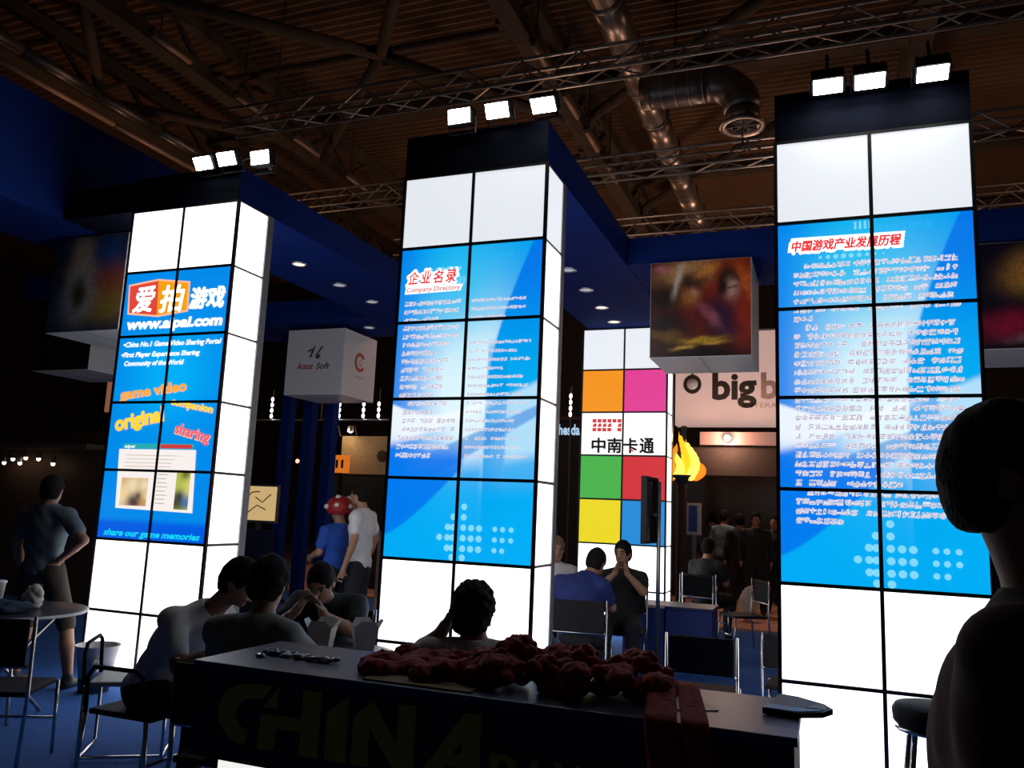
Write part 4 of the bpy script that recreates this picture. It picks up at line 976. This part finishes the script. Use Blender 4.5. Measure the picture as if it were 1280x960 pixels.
ring = [(.46+.145*math.cos(rad(a)), .55+.145*math.sin(rad(a))) for a in range(35, 326, 10)]; ring += [(.46+.095*math.cos(rad(a)), .55+.095*math.sin(rad(a))) for a in range(325, 34, -10)]
MB().prism(ring, lambda a, b: (.994, a, b), lambda a, b: (.9895, a, b)).build('ring_logo', rd, t)
lettering('logo_lettering', 'G', mat('ink_peach', (.55, .25, .18), .6), t, lambda a, b: (.9935, .425+a, .50+b), .075, .10, bold=.02)
MB().box((.9905, .34, .315), (.993, .60, .333)).build('logo_caption', mat('ink_grey', (.4, .38, .38), .6), t)
# three blue posts
for i, x in enumerate((-8.20, -7.77, -7.37)):
    t = thing('blue_post', ('leftmost', 'middle', 'rightmost')[i]+' of three blue posts below the white logo cube', 'post', (x, 11.1, .006), 0, 'blue posts')
    MB().bbox((-.085, -.085, .03), (.085, .085, 4.3), .008).build('shaft', 'navy', t); MB().box((-.13, -.13, 0), (.13, .13, .03)).build('base_plate', 'navy_dark', t)

# ------------------------------------------------------------------ rear counters, screens
for (x0, x1, lab) in ((-2.06, -1.62, 'left'), (-1.60, -1.12, 'right')):
    t = thing('low_counter', lab+' of two low blue counters at the rear of the stand', 'counter', (x0, 8.95, .006), 0, 'low blue counters')
    MB().box((0, 0, 0), (x1-x0, .5, .62)).build('cabinet', 'blue_counter', t); MB().bbox((-.01, -.02, .621), (x1-x0+.01, .52, .65), .004).build('counter_top', 'cream' if lab == 'left' else 'counter_top', t)
t = thing('display_stand', 'silver pole stand carrying a black screen seen almost edge on', 'stand', (-1.65, 8.76, .006))
MB().tube([(0, 0, .02), (0, 0, 1.95)], .022, 10).build('pole', 'steel', t, True); MB().lathe([(0, 0), (.17, 0), (.17, .015), (.03, .025), (0, .025)], (0, 0, 0), 20).build('base', 'steel_dark', t, True)
o = MB().bbox((-.26, -.03, 1.30), (.26, .03, 2.0), .008).build('screen_body', 'black', t); o.rotation_euler = (0, 0, rad(87)); o.location = (-.09, -.05, 0)
o2 = MB().box((-.26, -.034, 1.33), (.26, -.0305, 1.97)).build('screen_glass', mat('dark_glass', (.01, .012, .02), .15), t); o2.rotation_euler = (0, 0, rad(87)); o2.location = (-.09, -.05, 0)
MB().tube([(0, 0, 1.6), (-.06, -.03, 1.6)], .02, 8).build('mount_arm', 'steel_dark', t)
t = thing('monitor_kiosk', 'cream-lit monitor on a dark kiosk right of the left tower', 'kiosk', (-6.62, 8.55, .006), rad(8))
MB().bbox((-.17, -.05, 0), (.17, .12, 1.22), .01).build('kiosk_body', 'navy_dark', t); MB().bbox((-.26, -.04, 1.30), (.26, .01, 1.78), .01).build('monitor_body', 'frame_black', t)
sc_ = MB().box((-.235, -.046, 1.335), (.235, -.0405, 1.755)).build('screen', glow('screen_cream', srgb(208, 176, 120), .8), t)
for q in ([(-.15, 1.42), (-.02, 1.52), (.10, 1.47)], [(-.05, 1.62), (.05, 1.56), (.16, 1.66)], [(-.18, 1.6), (-.1, 1.68), (0, 1.69)]):
    MB().tube([(a, -.048, b) for a, b in q], .008, 5).build('drawn_line', 'steel_dark', sc_)
MB().box((-.03, -.03, 1.22), (.03, .0, 1.31)).build('neck', 'frame_black', t)

# ------------------------------------------------------------------ neighbouring booths
t = thing('booth_sign', 'large pale pink backlit sign wall reading bigben', 'sign', (-2.72, 16.0, 0))
MB().box((0, 0, 3.38), (4.6, .35, 5.22)).build('sign_box', glow('sign_pink', srgb(218, 180, 170), .62), t)
MB().tube([(.05, -.02, 5.24), (4.6, -.02, 5.24)], .03, 6).build('top_rail', 'steel_dark', t)
ink = mat('sign_ink', (.035, .022, .018), .6); ink2 = mat('sign_ink_pale', (.55, .36, .33), .6)
k = 0.30
lettering('sign_lettering', 'big', ink, t, lambda a, b: (.71+a, -.003, 3.90+b), .83, .70, bold=.035)
lettering('sign_lettering', 'ben', ink2, t, lambda a, b: (1.62+a, -.003, 3.905+b), .95, .52, bold=.03)
lettering('sign_lettering', 'INTERACTIVE', ink2, t, lambda a, b: (1.30+a, -.003, 3.72+b), 1.1, .09)
rg = [(.33+.175*math.cos(rad(a)), 4.19+.19*math.sin(rad(a))) for a in range(0, 360, 15)]
MB().prism(rg, lambda a, b: (a, -.02, b), lambda a, b: (a, -.002, b)).build('round_logo', ink, t)
MB().lathe([(0, -.03), (.10, -.02), (.11, 0)], (0, 0, 0), 18).build('logo_disc', 'white_plastic', t, True, loc=(.33, -.022, 4.19)).rotation_euler = (rad(-90), 0, 0)
MB().tube([(.33, -.012, 4.36), (.33, -.012, 4.44)], .02, 6).build('logo_crown', ink, t)
for x in (.1, 4.4): MB().box((x, .1, 0), (x+.1, .2, 3.38)).build('leg', 'steel_dark', t)
t = thing('booth_header', 'pale lit header strip with a bright lamp under the pink sign', 'header', (-2.17, 15.5, 0))
MB().box((0, 0, 2.96), (3.8, .12, 3.20)).build('strip', glow('strip_pink', srgb(190, 140, 126), .35), t); MB().box((-.5, .13, 2.40), (3.8, .25, 2.95)).build('valance', 'brown_panel', t)
for x in (-.45, 3.6): MB().box((x, .14, 0), (x+.1, .24, 2.4)).build('leg', 'steel_dark', t)
lp = MB().lathe([(0, .06), (.08, .05), (.09, 0)], (0, 0, 0), 14).build('lamp', 'steel', t, True, loc=(.51, -.06, 3.08)); lp.rotation_euler = (rad(90), 0, 0)
MB().ell((0, 0, .06), (.05, .05, .03)).build('lamp_bulb', glow('bulb_hot', (1, .95, .88), 30), lp, True)
lamp('header_lamp', (-1.66, 15.25, 3.05), 55, (1, .72, .55), .06)
trees = blobs((40, 30, 24), [(.15, .40, .16, .36, 0, (20, 15, 12), .9), (.40, .34, .14, .30, 0, (24, 18, 14), .9), (.62, .30, .12, .26, 0, (20, 15, 12), .85), (.5, .9, .6, .2, 0, (74, 52, 42), .8)])
t = thing('mural_wall', 'dim brown mural wall with tree shapes behind the aisle crowd', 'wall', (-3.2, 17.4, 0))
MB().box((0, .012, 0), (5.4, .2, 3.0)).build('wall_panel', 'brown_panel', t); print_sheet('mural', lambda a, b: trees(a/5.4, b/3.0), lambda a, b: (a, .0, b), 5.4, 3.0, 60, 36, pm2, t)
t = thing('black_booth', 'black booth with a white bethesda sign in the gap by the rear tower', 'booth', (-7.2, 18.0, 0))
MB().box((0, 0, 0), (3.1, .3, 3.75)).build('booth_wall', 'black', t); MB().box((-.05, -.1, 3.72), (3.15, .3, 3.80)).build('fascia_rail', 'roof_steel', t)
lettering('sign_lettering', 'bethesda', glow('sign_ice', srgb(170, 205, 235), 1.0, False), t, lambda a, b: (1.16+a, -.004, 3.385+b), .80, .25, bold=.03)
t = thing('tan_booth', 'tan booth wall lit from above left of the middle tower', 'booth', (-9.0, 14.0, 0))
MB().box((0, 0, 2.18), (1.9, .12, 2.93)).build('tan_panel', 'tan_wall', t); MB().box((-.15, .02, 0), (1.9, .14, 2.17)).build('lower_wall', 'jacket_green', t)
MB().lathe([(0, .0), (.10, .0), (.11, .02), (.11, .03)], (0, 0, 0), 18).build('round_logo', 'roof_steel', t, loc=(.93, -.03, 2.545)).rotation_euler = (rad(-90), 0, 0)
for x in (-.05, .33):
    a = MB().lathe([(.02, .12), (.05, .1), (.07, 0)], (0, 0, 0), 12).build('lamp_head', 'steel', t, True, loc=(x, -.25, 2.99)); MB().ell((0, 0, .02), (.05, .05, .04)).build('lamp_bulb', glow('bulb_warm', (1, .80, .48), 14), a, True)
    MB().tube([(x, 0, 2.93), (x, -.10, 3.12), (x, -.25, 3.10)], .012, 6).build('lamp_arm', 'steel', t)
l_ = lamp('tan_booth_lamp', (-8.75, 13.6, 3.05), 9, (1, .72, .42), .06)
t = thing('orange_sign', 'small glowing orange sign left of the tan booth', 'sign', (-8.97, 13.6, 0))
MB().bbox((0, 0, 2.18), (.40, .06, 2.52), .02).build('sign_face', glow('sign_orange', srgb(226, 120, 40), .8), t); MB().box((.17, .065, 0), (.23, .1, 2.5)).build('post', 'black', t)
for x in (.12, .24): MB().box((x, -.006, 2.27), (x+.05, -.0005, 2.43)).build('sign_mark', 'brown_panel', t)
t = thing('lamp_rail', 'horizontal rail with vertical strings of bright lamps behind the logo cube', 'lamp rail', (-12.2, 15.0, 0))
MB().tube([(0, 0, 3.37), (3.9, 0, 3.37)], .022, 6).build('rail', 'steel', t); MB().tube([(0, 0, 0), (0, 0, 3.37)], .03, 6).build('post', 'steel_dark', t); MB().tube([(3.9, 0, 0), (3.9, 0, 3.37)], .03, 6).build('post', 'steel_dark', t)
for x, n_ in ((.68, 4), (2.44, 5), (3.04, 5), (3.41, 3), (1.98, 1)):
    ss = MB().tube([(x, 0, 3.37), (x, 0, 4.05)], .010, 5).build('lamp_string', 'steel_dark', t)
    for j in range(n_): MB().ell((x, -.02, 3.46+j*.125 if n_ > 1 else 3.95), (.032, .032, .05), 8, 6).build('bulb', glow('bulb_cold', (.95, .97, 1), 5), ss, True)
t = thing('lamp_string', 'single bright lamp string above the black booth', 'lamp string', (-4.62, 15.2, 0))
MB().tube([(0, 0, 0), (0, 0, 4.05)], .015, 6).build('pole', 'steel_dark', t)
for j in range(4): MB().ell((0, -.025, 3.5+j*.12), (.03, .03, .05), 8, 6).build('bulb', 'bulb_cold' and MATS['bulb_cold'], t, True)
t = thing('dim_booth', 'dim red-brown booth with a row of small warm lamps at the far left', 'booth', (-13.2, 9.1, 0))
MB().box((0, .1, 0), (3.2, .3, 2.5)).build('booth_wall', mat('booth_maroon', (.035, .013, .008), .9), t); MB().box((0, -.25, 2.22), (3.2, .1, 2.30)).build('shelf_canopy', 'roof_steel', t)
for (x, z) in ((1.38, 1.98), (1.56, 2.04), (1.72, 1.98), (1.83, 2.06), (2.10, 2.05), (2.41, 1.98)):
    a = MB().lathe([(.015, .1), (.03, .08), (.04, 0)], (x, -.1, z+.03), 10).build('lamp_shade', 'steel_dark', t, True); MB().ell((x, -.1, z+.02), (.028, .028, .03), 8, 6).build('bulb', 'bulb_warm', a, True)
    MB().tube([(x, -.1, z+.12), (x, -.1, 2.23)], .004, 5).build('lamp_cord', 'black', t)
t = thing('tan_panel_sign', 'small tan lit panel below the left poster cubes', 'sign', (-13.2, 12.0, 0))
MB().box((0, 0, 3.18), (.36, .08, 3.78)).build('sign_face', glow('sign_tan', srgb(170, 110, 76), .55), t); MB().box((.15, .085, 0), (.21, .12, 3.7)).build('post', 'black', t)
MB().tube([(.25+.06*math.cos(rad(q)), -.008, 3.36+.08*math.sin(rad(q))) for q in range(40, 321, 20)], .014, 5).build('ring_mark', 'cream', t)
# red lamps far back between the posts
for i, (x, y, z) in enumerate(((-11.0, 15.5, 2.46), (-10.05, 15.5, 2.42), (-10.9, 15.6, 3.0), (-10.2, 15.6, 3.3))):
    t = thing('red_lamp', ('left pink lamp cluster between the blue posts', 'right pink lamp between the blue posts', 'pale upper lamp between the left and middle posts', 'pale upper lamp between the middle and right posts')[i], 'lamp', (x, y, 0))
    MB().tube([(0, 0, 0), (0, 0, z)], .02, 6).build('pole', 'black', t)
    for j in range(3 if i == 0 else 1): MB().ell((-.09+.09*j, -.02, z+.04), (.045, .04, .05), 8, 6).build('bulb', glow('bulb_red', (1, .35, .25), 2.2) if i < 2 else glow('bulb_pale', (1, .8, .65), 2.2), t, True)
# flame torch
t = thing('flame_torch', 'tall torch with bright orange flames right of the rear tower', 'torch', (-1.95, 12.1, .006))
MB().tube([(0, 0, 0), (0, 0, 2.1)], .05, 10, r1=.07).build('pole', 'brown_panel', t, True); MB().lathe([(.05, 2.05), (.16, 2.18), (.18, 2.2), (.06, 2.12)], (0, 0, 0), 18).build('bowl', 'steel_dark', t, True)
for i, (x, y, h_, r_, le) in enumerate(((0, 0, .62, .10, .06), (-.12, .03, .45, .08, -.05), (.12, -.02, .50, .08, .08), (.05, .06, .36, .07, -.06), (.20, 0, .24, .055, .10), (-.05, -.06, .30, .07, .04))):
    F = Field((x-.3, y-.2, 2.1), (x+.3, y+.2, 2.95), .014)
    for q in range(9): s_ = q/8; F.ell((x+le*math.sin(s_*4), y, 2.18+h_*s_), (r_*(1-s_)**.7+.008, r_*.7*(1-s_)**.7+.008, .06), .03)
    link('flame', F.mesh('flame'), glow('flame_%d' % (i % 3), (srgb(255, 176, 30), srgb(255, 120, 20), srgb(255, 222, 90))[i % 3], 1.6), t, True)
# small blue sign in the aisle
t = thing('aisle_sign', 'small blue sign board with a white frame on a post in the aisle', 'sign', (-1.90, 13.0, .006))
MB().box((-.03, 0, 0), (.03, .04, 1.36)).build('post', 'grey_post', t); MB().bbox((-.11, -.02, 1.33), (.11, .02, 1.82), .006).build('frame', 'white_plastic', t); MB().box((-.085, -.026, 1.38), (.05, -.0205, 1.78)).build('blue_face', mat('sign_blue', (.02, .10, .5), .5), t)
F = Field((-.25, -.2, 0), (.25, .2, .6), .02); F.ell((0, 0, .25), (.14, .12, .24), .02); F.ell((.02, 0, .48), (.07, .06, .06), .04); F.noise(.012, 30); F.cut((0, 0, .004), (0, 0, -1))
tag(link('plastic_sack', F.mesh('sack'), 'bag_white', None, True, loc=(-1.18, 13.9, .006)), 'pale plastic sack on the aisle floor by the crowd', 'sack')
# low partition with a sandy print between the tables
t = thing('low_partition', 'low partition with a sandy brown print left of the middle tower', 'partition', (-5.4, 9.4, .006))
MB().box((0, .012, 0), (1.6, .06, 1.25)).build('board', 'roof_steel', t)
sand = blobs((120, 96, 80), [(.2, .3, .2, .1, .5, (190, 160, 140), .8), (.5, .6, .3, .08, .5, (70, 54, 44), .8), (.7, .3, .2, .08, .6, (200, 170, 150), .8), (.4, .15, .2, .08, .4, (80, 60, 50), .8), (.8, .8, .2, .08, .5, (160, 130, 110), .8)])
print_sheet('print', lambda a, b: sand(a/1.6, b/1.25), lambda a, b: (a, 0, b), 1.6, 1.25, 40, 30, pm2, t)
